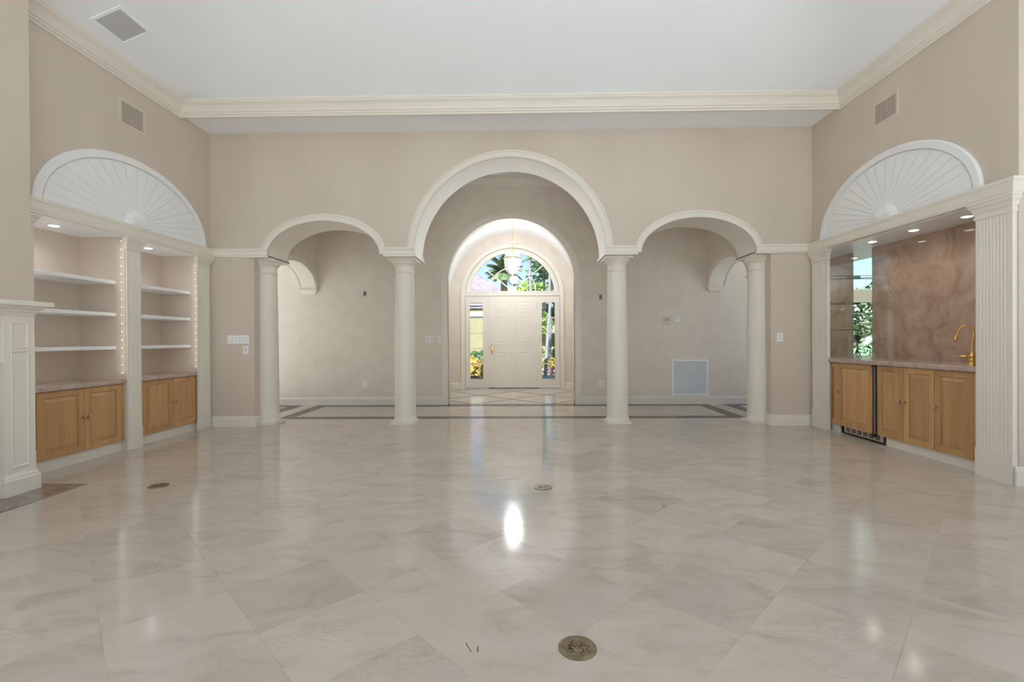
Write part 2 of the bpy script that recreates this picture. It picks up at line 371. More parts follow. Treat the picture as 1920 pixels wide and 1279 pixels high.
# ------------------------------------------------------------------ room shell
def profile_wall(xs, zl, ztop, y0, y1):
    """wall in the XZ plane; lower edge zl[i] at xs[i] (repeat an x for a vertical jump)"""
    mb = MB(); n = len(xs)
    for i in range(n-1):
        a, b = xs[i], xs[i+1]; p, q = zl[i], zl[i+1]
        if abs(b-a) < 1e-6: mb.face([(a,y0,p),(a,y1,p),(a,y1,q),(a,y0,q)]); continue
        mb.face([(a,y0,p),(b,y0,q),(b,y0,ztop),(a,y0,ztop)])
        mb.face([(a,y1,p),(b,y1,q),(b,y1,ztop),(a,y1,ztop)])
        mb.face([(a,y0,p),(b,y0,q),(b,y1,q),(a,y1,p)])
        mb.face([(a,y0,ztop),(b,y0,ztop),(b,y1,ztop),(a,y1,ztop)])
    mb.face([(xs[0],y0,zl[0]),(xs[0],y1,zl[0]),(xs[0],y1,ztop),(xs[0],y0,ztop)])
    mb.face([(xs[-1],y0,zl[-1]),(xs[-1],y1,zl[-1]),(xs[-1],y1,ztop),(xs[-1],y0,ztop)])
    return mb
SPR = 2.345
ARCH = [(AX-2.545, .775, .47), (AX, 1.31, 1.31), (AX+2.545, .775, .47)]
xs, zl = [-6.8, -4.85, -4.85], [3.7, 3.7, -.12]
xs += [AX-3.51]; zl += [-.12]
for cx, a, b in ARCH:
    pts = ell(cx, SPR, a, b, 48)[::-1]
    if cx < -1: xs += [AX-3.51]; zl += [SPR]
    for x, z in pts: xs.append(x); zl.append(z)
xs += [AX+3.51, AX+3.51, 4.85, 4.85, 6.8]; zl += [SPR, -.12, -.12, 3.7, 3.7]
struct('wall_arcade', profile_wall(xs, zl, 4.3, YA, YA2), WALL, 'tan painted wall with one tall and two low arches carried on columns')
# back wall of the hall with the foyer arch
FR, FZ = 1.14, 2.217
xs, zl = [-6.8, -FR, -FR], [-.12, -.12, FZ]
for x, z in ell(0, FZ, FR, FR, 56)[::-1]: xs.append(x); zl.append(z)
xs += [FR, FR, 6.8]; zl += [FZ, -.12, -.12]
struct('wall_hall', profile_wall(xs, zl, 4.3, YB, YB2), FAUX, 'mottled tan plaster wall of the hall with the tall arch to the foyer')
ER, EZ = 1.135, 2.24; EX = -.02
xs, zl = [-1.75, EX-ER, EX-ER], [-.12, -.12, EZ]
for x, z in ell(EX, EZ, ER, ER, 48)[::-1]: xs.append(x); zl.append(z)
xs += [EX+ER, EX+ER, 1.75]; zl += [EZ, -.12, -.12]
struct('wall_entry', profile_wall(xs, zl, 4.3, YD, YD2), FAUX, 'warm tan plaster wall around the arched front door')
struct('wall_foyer_left', MB().box(-1.75,-1.52,YB2,YD,-.12,2.6), FAUX, 'tan side wall of the foyer beside the narrow strip of yellow view')
struct('wall_foyer_right', MB().box(1.52,1.75,YB2,YD,-.12,2.6), FAUX, 'tan side wall of the foyer on the hinge side of the front door')
# barrel vault
vr = 1.535; vp = ell(0, 2.19, vr, vr, 40); vo = ell(0, 2.19, vr+.12, vr+.12, 40)
mb = MB(); mb.prism([(x, YB2, z) for x, z in vp] + [(x, YB2, z) for x, z in vo[::-1]], (0, YD-YB2, 0))
v_ = MB(); v_.grid([[(x, YB2, z) for x, z in vp],[(x, YD, z) for x, z in vp],[(x, YD, z) for x, z in vo],[(x, YB2, z) for x, z in vo]], cu=True)
struct('ceiling_foyer', v_, WHITE, 'bright white barrel vault over the foyer', smooth=40)
# left wall mass with bookcase niche, behind the pilasters
def boxes(base, m, lab, items):
    for nm, what, bx in items:
        struct(base+('_'+nm if nm else ''), MB().box(*bx), m, what+' '+lab)
boxes('wall_left', WALL, 'on the bookcase side of the room', [
    ('', 'tan upper wall', (-4.75,-W,3.6,YA,2.31,4.6)), ('end', 'tan wall end', (-4.75,-W,6.185,YA,-.12,2.31)),
    ('niche', 'tan back panel of the bookcase bays', (-4.75,-NB,3.6,6.185,-.12,2.31)), ('divider', 'tan divider between the bookcase bays', (-NB,-W,5.03,5.225,-.12,2.31)),
    ('jamb', 'tan bookcase jamb by the chimney breast', (-NB,-W,3.6,4.05,-.12,2.31)), ('hearthside', 'tan wall behind the chimney breast', (-4.75,-W,.2,3.6,-.12,4.6)),
    ('near', 'tan wall by the patio doors', (-4.75,-W,YW-.2,-2.6,-.12,4.6)), ('over_doors', 'tan wall above the side glazed doors', (-4.75,-W,-2.6,.2,2.5,4.6))])
boxes('wall_right', WALL, 'on the wet bar side of the room', [
    ('', 'tan upper wall', (W,4.75,3.80,YA,2.31,4.6)), ('end', 'tan wall end', (W,4.75,6.20,YA,-.12,2.31)),
    ('niche', 'tan back wall of the bar niche', (NB,4.75,3.80,6.20,-.12,2.31)), ('jamb', 'tan bar jamb', (W,NB,3.80,4.10,-.12,2.31)),
    ('return', 'tan wall return', (4.75,XE+.2,3.80,4.0,-.12,4.6))])
mb = MB()
mb.box(XE,XE+.2,2.6,3.8,-.12,4.6).box(XE,XE+.2,YW-.2,-2.8,-.12,4.6).box(XE,XE+.2,-2.8,2.6,2.6,4.6)
struct('wall_alcove', mb, WALL, 'tan side wall of the alcove with a wide glazed opening')
# window wall behind the camera
boxes('wall_window', WALL, 'of the wall facing the patio', [
    ('', 'tan beam between doors and transom', (-3.9,4.6,YW-.2,YW,2.42,2.80)), ('side_a', 'tan pier on the fireplace side', (-4.75,-3.9,YW-.2,YW,-.12,5.6)),
    ('side_b', 'tan pier on the alcove side', (4.6,XE+.2,YW-.2,YW,-.12,5.6)), ('top', 'tan band above the transom', (-3.9,4.6,YW-.2,YW,5.0,5.6)),
    ('shoulder_a', 'tan shoulder beside the raised transom', (-3.9,-2.9,YW-.2,YW,4.15,5.0)), ('shoulder_b', 'tan shoulder beside the raised transom, alcove end', (2.9,4.6,YW-.2,YW,4.15,5.0))])
def window(name, x0, x1, y0, y1, z0, z1, n, label, axis='x', fr=.06):
    f = MB(); L_ = (x1-x0) if axis == 'x' else (y1-y0)
    def bx(a, b, za, zb):
        if axis == 'x': f.box(x0+a, x0+b, y0, y1, za, zb)
        else: f.box(x0, x1, y0+a, y0+b, za, zb)
    bx(0, L_, z0, z0+fr); bx(0, L_, z1-fr, z1)
    for k in range(n+1):
        c = L_*k/n; a = max(0, c-fr/2); b = min(L_, c+fr/2)
        if k == 0: b = fr
        if k == n: a = L_-fr
        bx(a, b, z0+fr, z1-fr)
    o = struct(name, f, CREAM, label)
    for k in range(n):
        g = MB()
        a, b = L_*k/n+fr*.4, L_*(k+1)/n-fr*.4
        if axis == 'x': g.box(x0+a, x0+b, (y0+y1)/2-.004, (y0+y1)/2+.004, z0+fr*.6, z1-fr*.6)
        else: g.box((x0+x1)/2-.004, (x0+x1)/2+.004, y0+a, y0+b, z0+fr*.6, z1-fr*.6)
        g.build('pane', GLASS, o)
    return o
window('window_1', -3.9, 4.6, YW-.13, YW-.07, 0, 2.42, 6, 'row of tall glazed patio doors behind the photographer')
window('window_2', -3.9, 4.6, YW-.13, YW-.07, 2.80, 4.15, 6, 'transom windows above the glazed patio doors')
window('window_10', -2.9, 2.9, YW-.13, YW-.07, 4.15, 5.0, 4, 'raised gable windows above the transom')
window('window_3', XE+.07, XE+.13, -2.8, 2.6, 0, 2.6, 5, 'tall glazed doors in the side wall of the alcove', 'y')
window('window_4', -4.45, -4.39, -2.6, .2, 0, 2.5, 3, 'tall glazed doors in the wall on the near side of the fireplace', 'y')
# hall end walls with glazed doors
def endwall(s, nm, wn, lab, wl):
    x0, x1 = (-6.8, -6.6) if s < 0 else (6.6, 6.8)
    mb = MB(); mb.box(x0,x1,YA2,7.15,-.12,4.3).box(x0,x1,8.4,YB,-.12,4.3).box(x0,x1,7.15,8.4,3.7,4.3)
    struct(nm, mb, FAUX, lab)
    window(wn, (x0+x1)/2-.03, (x0+x1)/2+.03, 7.15, 8.4, 0, 3.7, 2, wl, 'y')
window('window_11', -6.6, -4.85, 6.80, 6.86, 0, 3.7, 2, 'unseen glazed doors added to bring sun into the hall wing behind the bookcase wall')  # unseen wing glazing on both sides, added so sun bounces into the hall
window('window_12', 4.85, 6.6, 6.80, 6.86, 0, 3.7, 2, 'unseen glazed doors added to bring sun into the hall wing behind the wet bar wall')
endwall(-1, 'wall_hall_left', 'window_5', 'end wall of the hall wing on the bookcase side', 'glazed garden doors at the bookcase end of the hall')
endwall(1, 'wall_hall_right', 'window_6', 'end wall of the hall wing on the bar side', 'glazed garden doors at the bar end of the hall')
# ceilings
SL = .42; IN = 1.9; XI = W-.11; YI0 = YW; YI1 = YS-.115
def smin(a, b, k=.55):
    h = max(k-abs(a-b), 0)/k; return min(a, b)-h*h*k*.25
def ceilz(x, y):
    d = smin(XI-abs(x), IN, .6); e = YI1-y
    return ZC+SL*max(0., smin(d, e)) if e < 3.5 else ZC+SL*max(0., d)
mb = MB(); NX, NY = 72, 80
xs_ = [-XI+2*XI*i/NX for i in range(NX+1)]; ys_ = [YI0+(YI1-YI0)*(1-(1-j/NY)**1.6) for j in range(NY+1)]
mb.grid([[(x, y, ceilz(x, y)) for x in xs_] for y in ys_])
zt = ZC+SL*IN+.2; P_ = [(-XI,YI0),(XI,YI0),(XI,YI1),(-XI,YI1)]; Q_ = [(-W-.3,YI0-.2),(W+.3,YI0-.2),(W+.3,YI1+.3),(-W-.3,YI1+.3)]
for k in range(4):
    p, q = P_[k], P_[(k+1) % 4]; u, v = Q_[k], Q_[(k+1) % 4]
    if k: mb.face([(*p,ZC),(*q,ZC),(*v,ZC),(*u,ZC)])
    mb.face([(*u,ZC),(*v,ZC),(*v,zt),(*u,zt)]) if k else None
mb.face([(*u,zt) for u in Q_])
struct('ceiling', mb, CEIL, 'white hipped tray ceiling rising from the cream crown moulding', smooth=50)
struct('ceiling_soffit', MB().box(-W,W,YS,YA,ZS,ZC+.2), CEIL, 'white dropped soffit strip in front of the arcade wall')
struct('ceiling_hall', MB().box(-6.8,6.8,YA2,YB,4.1,4.3), CEIL, 'white ceiling of the hall behind the arches')
struct('ceiling_alcove', MB().box(W-.12,XE+.2,YW-.2,3.80,4.16,4.4), CEIL, 'white ceiling of the alcove')
# cross arches in the hall
def crossarch(s, nm, lab):
    x0, x1 = s*3.52, s*3.79; a, b = .735, .40; cy = (YA2+YB)/2; sp = 2.09
    pts = ell(cy, sp, a, b, 32)[::-1]
    ys = [YA2] + [p[0] for p in pts] + [YB]; zs = [sp] + [p[1] for p in pts] + [sp]
    mb = MB()
    for i in range(len(ys)-1):
        p, q, c, d = ys[i], ys[i+1], zs[i], zs[i+1]
        mb.face([(x0,p,c),(x0,q,d),(x0,q,4.1),(x0,p,4.1)]); mb.face([(x1,p,c),(x1,q,d),(x1,q,4.1),(x1,p,4.1)])
        mb.face([(x0,p,c),(x0,q,d),(x1,q,d),(x1,p,c)]); mb.face([(x0,p,4.1),(x0,q,4.1),(x1,q,4.1),(x1,p,4.1)])
    o = struct(nm, mb, FAUX, lab)
    # liner
    t = MB(); e0 = ell(cy, sp, a-.004, b-.004, 32); e1 = ell(cy, sp, a+.075, b+.075, 32)
    for xf, xb in ((x0-s*.02, x0), (x1, x1+s*.02)):
        t.grid([[(xf,y,z) for y, z in e0],[(xf,y,z) for y, z in e1],[(xb,y,z) for y, z in e1],[(xb,y,z) for y, z in e0]], cu=True)
    t.grid([[(x0-s*.02,y,z) for y, z in e0],[(x1+s*.02,y,z) for y, z in e0]])
    t.build('arch_lining', CREAM, o, smooth=35)
    return o
crossarch(-1, 'wall_crossarch_left', 'low arch spanning the hall at its bright end')
crossarch(1, 'wall_crossarch_right', 'low arch spanning the hall above the return air grille')
def corbel(s, yb, d, lab):
    x0, x1 = s*3.50, s*3.81; xa, xb = min(x0,x1), max(x0,x1); cx = (xa+xb)/2
    t = thing('corbel', lab, 'corbel', (cx, yb, 2.0), 'corbels under the hall cross arches')
    ys = (yb, yb+d*.075)
    MB().box(xa-.012, xb+.012, min(yb, yb+d*.085), max(yb, yb+d*.085), 2.075, 2.097).build('cap', CREAM, t)
    mb = MB(); rows = []
    for k in range(7):
        f = k/6; hw = (xb-xa)/2*(1-.42*f**1.6); dd = .072*(1-f)**.6 if f < 1 else .004
        z = 2.075-.075*f; rows.append([(cx-hw, yb, z), (cx-hw, yb+d*(dd+.004), z), (cx+hw, yb+d*(dd+.004), z), (cx+hw, yb, z)])
    n = len(mb.v); mb.grid(rows, cv=True); mb.face(rows[0]); mb.face(rows[-1]); mb.build('bracket', CREAM, t)
for s, side in ((-1, 'at the bright end of the hall'), (1, 'above the return air grille')):
    corbel(s, YB, -1, 'cream corbel on the plaster wall %s' % side)
    corbel(s, YA2, 1, 'cream corbel on the arcade side %s' % side)

# ------------------------------------------------------------------ trim
ntrim = [0]
def trim(mb, lab, m=CREAM, smooth=None):
    ntrim[0] += 1; return struct('trim_%d' % ntrim[0], mb, m, lab, smooth)
def archivolt(cx, sp, a, b, y0, y1, wd, n=56, inner_only=False):
    """moulding ring on both faces plus the lining of the opening"""
    t = MB(); P = .024
    e0, e1, e2, e3 = (ell(cx, sp, a+k, b+k, n) for k in (-.006, wd*.72, wd*.74, wd))
    for s, yf in ((-1, y0), (1, y1)):
        prof = [(e0, 0), (e0, P*.75), (e1, P*.75), (e2, P*1.15), (e3, P*.95), (e3, 0)]
        t.grid([[(x, yf+s*d, z) for x, z in e] for e, d in prof])
    t.grid([[(x, y0-P*.75, z) for x, z in e0], [(x, y1+P*.75, z) for x, z in e0]])
    return t
names = ('cream moulding and lining of the low arch by the bookcase', 'cream moulding and lining of the tall middle arch', 'cream moulding and lining of the low arch by the wet bar')
for (cx, a, b), lab in zip(ARCH, names): trim(archivolt(cx, SPR, a, b, YA, YA2, .088), lab, smooth=30)
t = archivolt(0, FZ, FR, FR, YB, YB2, .112)
for s in (-1, 1):
    for yf, d in ((YB, -1), (YB2, 1)):
        t.box(*sorted((s*(FR-.006), s*(FR+.112))), *sorted((yf, yf+d*.02)), 0, FZ)
    t.box(*sorted((s*(FR-.006), s*FR)), YB-.02, YB2+.02, 0, FZ)
trim(t, 'pale cream casing and lining of the foyer arch', smooth=30)
# impost band on the arcade wall: over columns and out to the corners
def band_x(x0, x1, yf, d, z0=BT0, z1=BT1, P=.028):
    t = MB(); h = z1-z0
    pr = [(0,z0),(P*.6,z0),(P*.6,z0+.014),(P*.95,z0+.02),(P*.95,z1-.035),(P*1.25,z1-.026),(P*1.25,z1-.008),(P*1.05,z1),(0,z1)]
    t.prism([(x0, yf+d*a, z) for a, z in pr], (x1-x0, 0, 0)); return t
def add(t, u):
    n = len(t.v); t.v += u.v; t.f += [tuple(n+i for i in f) for f in u.f]; return t
for c, lab in ((AX-1.503, 'cream impost block over the column between the bookcase arch and the tall arch'), (AX+1.503, 'cream impost block over the column between the tall arch and the bar arch')):
    t = MB(); xa, xb = c-.213, c+.213
    add(t, band_x(xa, xb, YA, -1)); add(t, band_x(xa, xb, YA2, 1)); t.box(xa, xb, YA-.02, YA2+.02, BT0, SPR)
    t.box(xa-.012, xb+.012, YA-.036, YA2+.036, BT0-.012, BT0+.012)
    trim(t, lab)
for s, lab in ((-1, 'cream impost band between the bookcase corner and the low arch'), (1, 'cream impost band between the wet bar corner and the low arch')):
    t = MB(); xa, xb = sorted((s*W, AX+s*3.315))
    add(t, band_x(xa, xb, YA, -1))
    xa, xb = sorted((AX+s*3.30, AX+s*3.51)); t.box(xa, xb, YA-.02, YA2+.02, BT0, SPR); 
    xa, xb = sorted((AX+s*3.30, AX+s*3.60)); t.box(xa, xb, YA-.036, YA, BT0-.012, BT0+.012)
    xa, xb = sorted((AX+s*3.30, AX+s*3.51)); t.box(xa, xb, YA, YA2+.036, BT0-.012, BT0+.012)
    trim(t, lab)
# impost bands over the niches
def band_y(s, xw, y0, y1, P):
    t = MB(); z0, z1 = 2.31, BT1
    pr = [(0,z0),(P*.86,z0),(P*.86,z0+.012),(P*.92,z0+.018),(P*.92,z1-.035),(P,z1-.026),(P,z1-.008),(P*.95,z1),(0,z1)]
    t.prism([(s*(xw-a), y0, z) for a, z in pr], (0, y1-y0, 0)); return t
trim(band_y(-1, W, 3.805, YA-.002, .062), 'cream entablature band above the bookcase bays')
t = band_y(1, W, 3.80, YA-.002, .08)
z0, z1 = 2.31, BT1
t.prism([(W-.08, 3.80-a, z) for a, z in [(0,z0),(.034,z0),(.034,z1-.035),(.04,z1-.026),(.04,z1),(0,z1)]], (XE-W+.08, 0, 0))
trim(t, 'cream entablature band above the wet bar, turning the corner')
# crown mouldings
CP = [(0,-.05),(.018,-.05),(.018,-.028),(.034,-.022),(.036,-.004),(.05,.004),(.06,.03),(.082,.068),(.104,.088),(.112,.094),(.112,.108),(.122,.116),(.122,.136),(0,.136)]
CPs = [(a, z) for a, z in CP if True]
def crown_run(path, zb, closed=False, sc_=1.):
    """path: list of (x,y, ox,oy) where o = mitred offset direction"""
    t = MB(); rows = [[(x+ox*a*sc_, y+oy*a*sc_, zb+z*sc_) for a, z in CP] for x, y, ox, oy in path]
    t.grid(rows, cv=True); t.face(rows[0]); t.face(rows[-1]); return t
trim(crown_run([(-W,3.80,1,-1) if False else (-W,3.80,1,0),(-W,YS,1,-1),(W,YS,-1,-1),(W,3.80,-1,0)], ZS+.0), 'deep cream crown moulding around the tray ceiling')
trim(crown_run([(-3.83,1.2,1,0),(-3.83,3.80,1,1),(-W,3.80,0,1)], ZS), 'cream crown moulding on the chimney breast')
trim(crown_run([(-6.6,YB,0,-1),(6.6,YB,0,-1)], 3.965, sc_=1.0), 'cream crown moulding on the plaster wall of the hall')
# baseboards
def base_x(x0, x1, yf, d=-1, h=.142):
    t = MB(); t.prism([(x0, yf+d*a, z) for a, z in [(0,0),(.02,0),(.02,h-.03),(.014,h-.018),(.014,h-.006),(.008,h),(0,h)]], (x1-x0,0,0)); return t
def base_y(xf, d, y0, y1, h=.142):
    t = MB(); t.prism([(xf+d*a, y0, z) for a, z in [(0,0),(.02,0),(.02,h-.03),(.014,h-.018),(.014,h-.006),(.008,h),(0,h)]], (0,y1-y0,0)); return t
for s, lab in ((-1,'cream baseboard on the wall end between bookcase and column'),(1,'cream baseboard on the wall end between wet bar and column')):
    struct('baseboard_arcade_%s' % ('left' if s < 0 else 'right'), base_x(*sorted((s*(W-.02), AX+s*3.509)), YA), CREAM, lab)
    struct('baseboard_return_%s' % ('left' if s < 0 else 'right'), base_y(AX+s*3.51, -s, YA-.0195, 6.56), CREAM, lab.replace('on the wall end', 'on the return of the wall end'))
struct('baseboard_hall_left', base_x(-6.6, -FR-.112, YB), CREAM, 'cream baseboard along the plaster wall on the bright side of the hall')
struct('baseboard_hall_right', base_x(FR+.112, 6.6, YB), CREAM, 'cream baseboard along the plaster wall under the return air grille')
struct('baseboard_foyer_left', base_x(-1.52, EX-1.232, YD, h=.138), CREAM, 'cream baseboard in the foyer corner by the latch side of the door')
struct('baseboard_foyer_right', base_x(EX+1.232, 1.52, YD, h=.138), CREAM, 'cream baseboard in the foyer corner by the hinge side of the door')
struct('baseboard_right', base_x(4.05, XE, 3.80, h=.15), CREAM, 'cream baseboard on the wall return beside the wide fluted pilaster')

# ------------------------------------------------------------------ columns
def column(cx, cy, lab, full=True):
    t = thing('column', lab, 'column', (cx, cy, 0), 'columns of the arcade')
    b = MB(); b.box(cx-.167, cx+.167, cy-.167, cy+.167, 0, .030); b.build('plinth', CREAM, t)
    MB().lathe([(.166,.030),(.168,.040),(.164,.052),(.157,.06),(.154,.075),(.150,.10),(.148,.13)], cx, cy, 40).build('base', CREAM, t, smooth=40)
    MB().lathe([(.1475,.13),(.147,.5),(.1445,1.0),(.139,1.5),(.132,2.0),(.1295,2.115)], cx, cy, 40).build('shaft', CREAM, t, smooth=40)
    MB().lathe([(.1295,2.115),(.139,2.119),(.142,2.127),(.139,2.135),(.130,2.139),(.130,2.20),(.133,2.215),(.138,2.218),(.138,2.226),(.150,2.235),(.168,2.252),(.178,2.272),(.180,2.285)], cx, cy, 40).build('capital', CREAM, t, smooth=40)
    MB().box(cx-.19, cx+.19, cy-.19, cy+.19, 2.285, BT0-.010).build('abacus', CREAM, t)
column(AX-1.503, 6.71, 'round cream column between the bookcase arch and the tall arch')
column(AX+1.503, 6.71, 'round cream column between the tall arch and the bar arch')
column(AX-3.478, 6.715, 'round cream column against the wall end next to the bookcase')
column(AX+3.478, 6.715, 'round cream column against the wall end next to the wet bar')

# ------------------------------------------------------------------ pilasters
def pilaster(s, xf, y0, y1, lab, nfl, back):
    t = thing('pilaster', lab, 'pilaster', (s*xf, (y0+y1)/2, 0), 'pilasters framing the wall niches')
    def X(d): return s*(xf-d)          # d toward the room
    MB().box(*sorted((X(.006), s*back)), y0-.003, y1+.003, 0, .235).build('base', CREAM, t)
    # fluted shaft cross section (y, depth)
    wd = y1-y0; m = wd*.12; fw_ = (wd-2*m)/nfl; sec = [(y0, 0)]
    for k in range(nfl):
        a = y0+m+fw_*k+fw_*.14; b = y0+m+fw_*(k+1)-fw_*.14; r = (b-a)/2
        for q in range(7):
            th = PI*q/6; sec.append(((a+b)/2-r*math.cos(th), -min(.011, r*.8)*math.sin(th)))
    sec.append((y1, 0))
    sh = MB(); pts = [(X(d), y, .235) for y, d in sec] + [(s*back, y1, .235), (s*back, y0, .235)]
    sh.prism(pts, (0,0,2.17-.235)); sh.build('shaft', CREAM, t)
    c = MB(); prof = [(0,2.165),(.008,2.17),(.010,2.188),(.004,2.192),(.004,2.212),(.012,2.222),(.020,2.25),(.032,2.268),(.036,2.272),(.036,2.290),(.044,2.294),(.044,2.312)]
    rows = [[(X(d), y0-d, z), (X(d), y1+d, z), (s*back, y1+d, z), (s*back, y0-d, z)] for d, z in prof]
    c.grid(rows, cv=True); c.face(rows[0]); c.face(rows[-1]); c.build('capital', CREAM, t)
pilaster(-1, 4.072, 3.87, 4.056, 'fluted cream pilaster half hidden behind the chimney breast', 6, W-.0012)
pilaster(-1, 4.072, 5.034, 5.221, 'fluted cream pilaster between the two bookcase bays', 6, W-.0012)
pilaster(-1, 4.072, 6.150, 6.395, 'fluted cream pilaster at the bookcase end next to the switch plates', 7, W-.0012)
pilaster(1, 4.052, 6.072, 6.385, 'fluted cream pilaster at the mirror end of the wet bar', 8, W-.0012)
pilaster(1, 4.052, 3.812, 4.115, 'wide fluted cream pilaster at the faucet end of the wet bar', 8, W-.0012)

# ------------------------------------------------------------------ sunburst panels
def sunburst(s, yc, a, b, z0, lab):
    xw = s*W; t = thing('sunburst_panel', lab, 'sunburst panel', (xw, yc, z0), 'carved sunburst panels over the niches')
    def X(d): return xw - s*(d+.0012)
    n = 64; e = [ell(yc, z0, a-k, b-k, n) for k in (0, .012, .075, .08)]
    r = MB(); r.grid([[(X(d), y, z) for y, z in q] for q, d in ((e[0],0),(e[0],.016),(e[1],.026),(e[2],.026),(e[3],.008),(e[3],0))], cu=True); r.build('rim', WHITE, t, smooth=30)
    k = MB(); pts = [(X(.004), y, z) for y, z in ell(yc, z0, a-.01, b-.01, n)]; k.prism(pts, (s*.004, 0, 0)); k.build('backing', WHITE, t)
    NR = 20; ai, bi = a-.082, b-.082
    for q in range(NR):
        t0, t1 = PI*q/NR+.002, PI*(q+1)/NR-.002
        def pt(th, f):
            # angle measured on the ellipse, rays run from the shell to the rim
            oy, oz = ai*math.cos(th), bi*math.sin(th); iy, iz = .16*math.cos(th), .16*math.sin(th)
            return iy+(oy-iy)*f, iz+(oz-iz)*f
        pl = [pt(t0,0), pt(t1,0), pt((t0*.34+t1*.66),1), pt(t1,1), pt(t0,1)]
        p00, p10, p11, p01 = pt(t0,0), pt(t1,0), pt(t1,.985), pt(t0,.985)
        tm = t0*.82+t1*.18; tn = t0*.18+t1*.82
        m0, m1, n0, n1 = pt(tm,0), pt(tm,.985), pt(tn,0), pt(tn,.985)
        w_ = MB()
        def P(p, d): return (X(d), yc+p[0], z0+p[1])
        w_.grid([[P(p00,.004),P(p01,.004)],[P(p00,.008),P(p01,.008)],[P(m0,.0125),P(m1,.0135)],[P(n0,.010),P(n1,.010)],[P(p10,.008),P(p11,.008)],[P(p10,.004),P(p11,.004)]])
        w_.build('ray', WHITE, t)
    sh = MB(); rows = []
    for j in range(9):
        f = j/8; row = []
        for i in range(97):
            th = PI*i/96; lobe = abs(math.sin(th*11)); rr = (.17+.012*lobe)*f + .01
            d = .012 + .07*math.sin(min(1., (1-f)*1.15)*PI/2)**.7*f**.35*(.72+.28*lobe) if j < 8 else .006
            row.append((X(d), yc+rr*math.cos(th), z0+rr*math.sin(th)))
        rows.append(row)
    sh.grid(rows); sh.build('shell', WHITE, t, smooth=60)
    hb = MB(); hb.grid([[(X(.02+.03*math.cos(ph)), yc+.028*math.sin(ph)*math.cos(PI*i/12), z0+.028*math.sin(ph)*math.sin(PI*i/12)) for i in range(13)] for ph in (PI/2, PI/3, PI/6, .01)]); hb.build('shell_boss', WHITE, t, smooth=60)
sunburst(-1, 5.19, 1.14, .745, 2.437, 'white carved half-oval sunburst panel above the bookcase bays')
sunburst(1, 5.16, 1.085, .735, 2.437, 'white carved half-oval sunburst panel above the wet bar')

# ------------------------------------------------------------------ cabinets
def raised_door(parent, s, xf, y0, y1, z0, z1, knob=None, name='door', th=.02, fr=.052, kz=.5):
    d = MB(); u = (0,1,0); v = (0,0,1); n = (-s,0,0); o = (s*xf, y0, z0); w_, h_ = y1-y0, z1-z0
    d.rings(o, u, v, n, w_, h_, [(0,-th),(0,-.002),(.002,0),(fr,0),(fr+.004,-.004),(fr+.006,-.011)], cap=False)
    d.face([Vector(o)+Vector(u)*a+Vector(v)*b+Vector(n)*-th for a, b in ((0,0),(w_,0),(w_,h_),(0,h_))])
    D = d.build(name, WOOD, parent)
    p = MB(); p.rings(o, u, v, n, w_, h_, [(fr+.004,-.012),(fr+.012,-.012),(fr+.042,-.003),(fr+.046,-.003)]); p.build('panel', WOOD, D)
    if knob is not None:
        k = MB(); kx = s*xf; z = z0+h_*kz
        prof = [(.008,0),(.007,.014),(.016,.018),(.020,.025),(.018,.032),(.008,.036)]
        rows = [[(kx-s*q, knob+r*math.cos(2*PI*i/14), z+r*math.sin(2*PI*i/14)) for i in range(14)] for r, q in prof]
        k.grid(rows, cv=True); k.face(rows[-1]); k.face(rows[0]); k.build('knob', KNOB, D, smooth=50)
    return D
def cabinet(s, xf, y0, y1, z0, z1, doors, lab, xtoe, back=NB, name='base_cabinet', toe=None, group='wooden base cabinets in the niches'):
    t = thing(name, lab, 'cabinet', (s*(xf+back)/2, (y0+y1)/2, 0), group)
    MB().box(*sorted((s*(xf+.02), s*(back-.002))), y0, y1, z0, z1).build('body', WOOD, t)
    if toe is None: toe = (y0, y1)
    MB().box(*sorted((s*xtoe, s*(xtoe+.02))), toe[0], toe[1], 0, z0).build('toe_kick', CREAM, t)
    for d in doors:
        if d[0] == 'f': MB().box(*sorted((s*(xf+.003), s*(xf+.02))), d[1], d[2], z0, z1).build('filler_strip', WOOD, t)
        else: raised_door(t, s, xf, d[0], d[1], z0+.003, z1-.006, d[2], kz=.54)
    return t
g = .0025
cabinet(-1, 4.11, 4.053, 5.03, .112, .728, [('f',4.053,4.10),(4.10+g,4.567-g,4.545),(4.567+g,5.0-g,4.592),('f',5.0,5.03)], 'honey wood two-door base cabinet in the bookcase bay by the fireplace', 4.145)
cabinet(-1, 4.11, 5.225, 6.185, .112, .728, [('f',5.225,5.325),(5.325+g,5.755-g,5.730),(5.755+g,6.175-g,5.780)], 'honey wood two-door base cabinet in the bookcase bay by the column', 4.145)
cabinet(1, 4.10, 5.95, 6.20, .094, .872, [(5.955,6.135,None)], 'narrow wooden filler cabinet beside the undercounter refrigerator', 4.13)
cabinet(1, 4.10, 4.58+g, 5.302, .094, .872, [(4.945+g,5.300,4.975),(4.584,4.945-g,4.915)], 'pair of light wood sink cabinet doors in the wet bar', 4.13, toe=(4.58+g, 5.21))
cabinet(1, 4.10, 4.10, 4.58, .094, .872, [(4.19,4.58-g,4.552),('f',4.10,4.188)], 'single-door light wood cabinet behind the wide fluted pilaster', 4.13)
def countertop(s, xf, y0, y1, z0, z1, lab, m=COUNTER, back=NB):
    t = MB(); b = back-.001
    pr = [(b,z0),(xf+.006,z0),(xf,z0+.008),(xf,z1-.008),(xf+.006,z1),(b,z1)]
    t.prism([(s*x, y0, z) for x, z in pr], (0, y1-y0, 0))
    if s > 0: t.box(4.092, b, y1, 6.187, z0, z1)
    o = t.build('countertop', m); tag(o, lab, 'countertop')
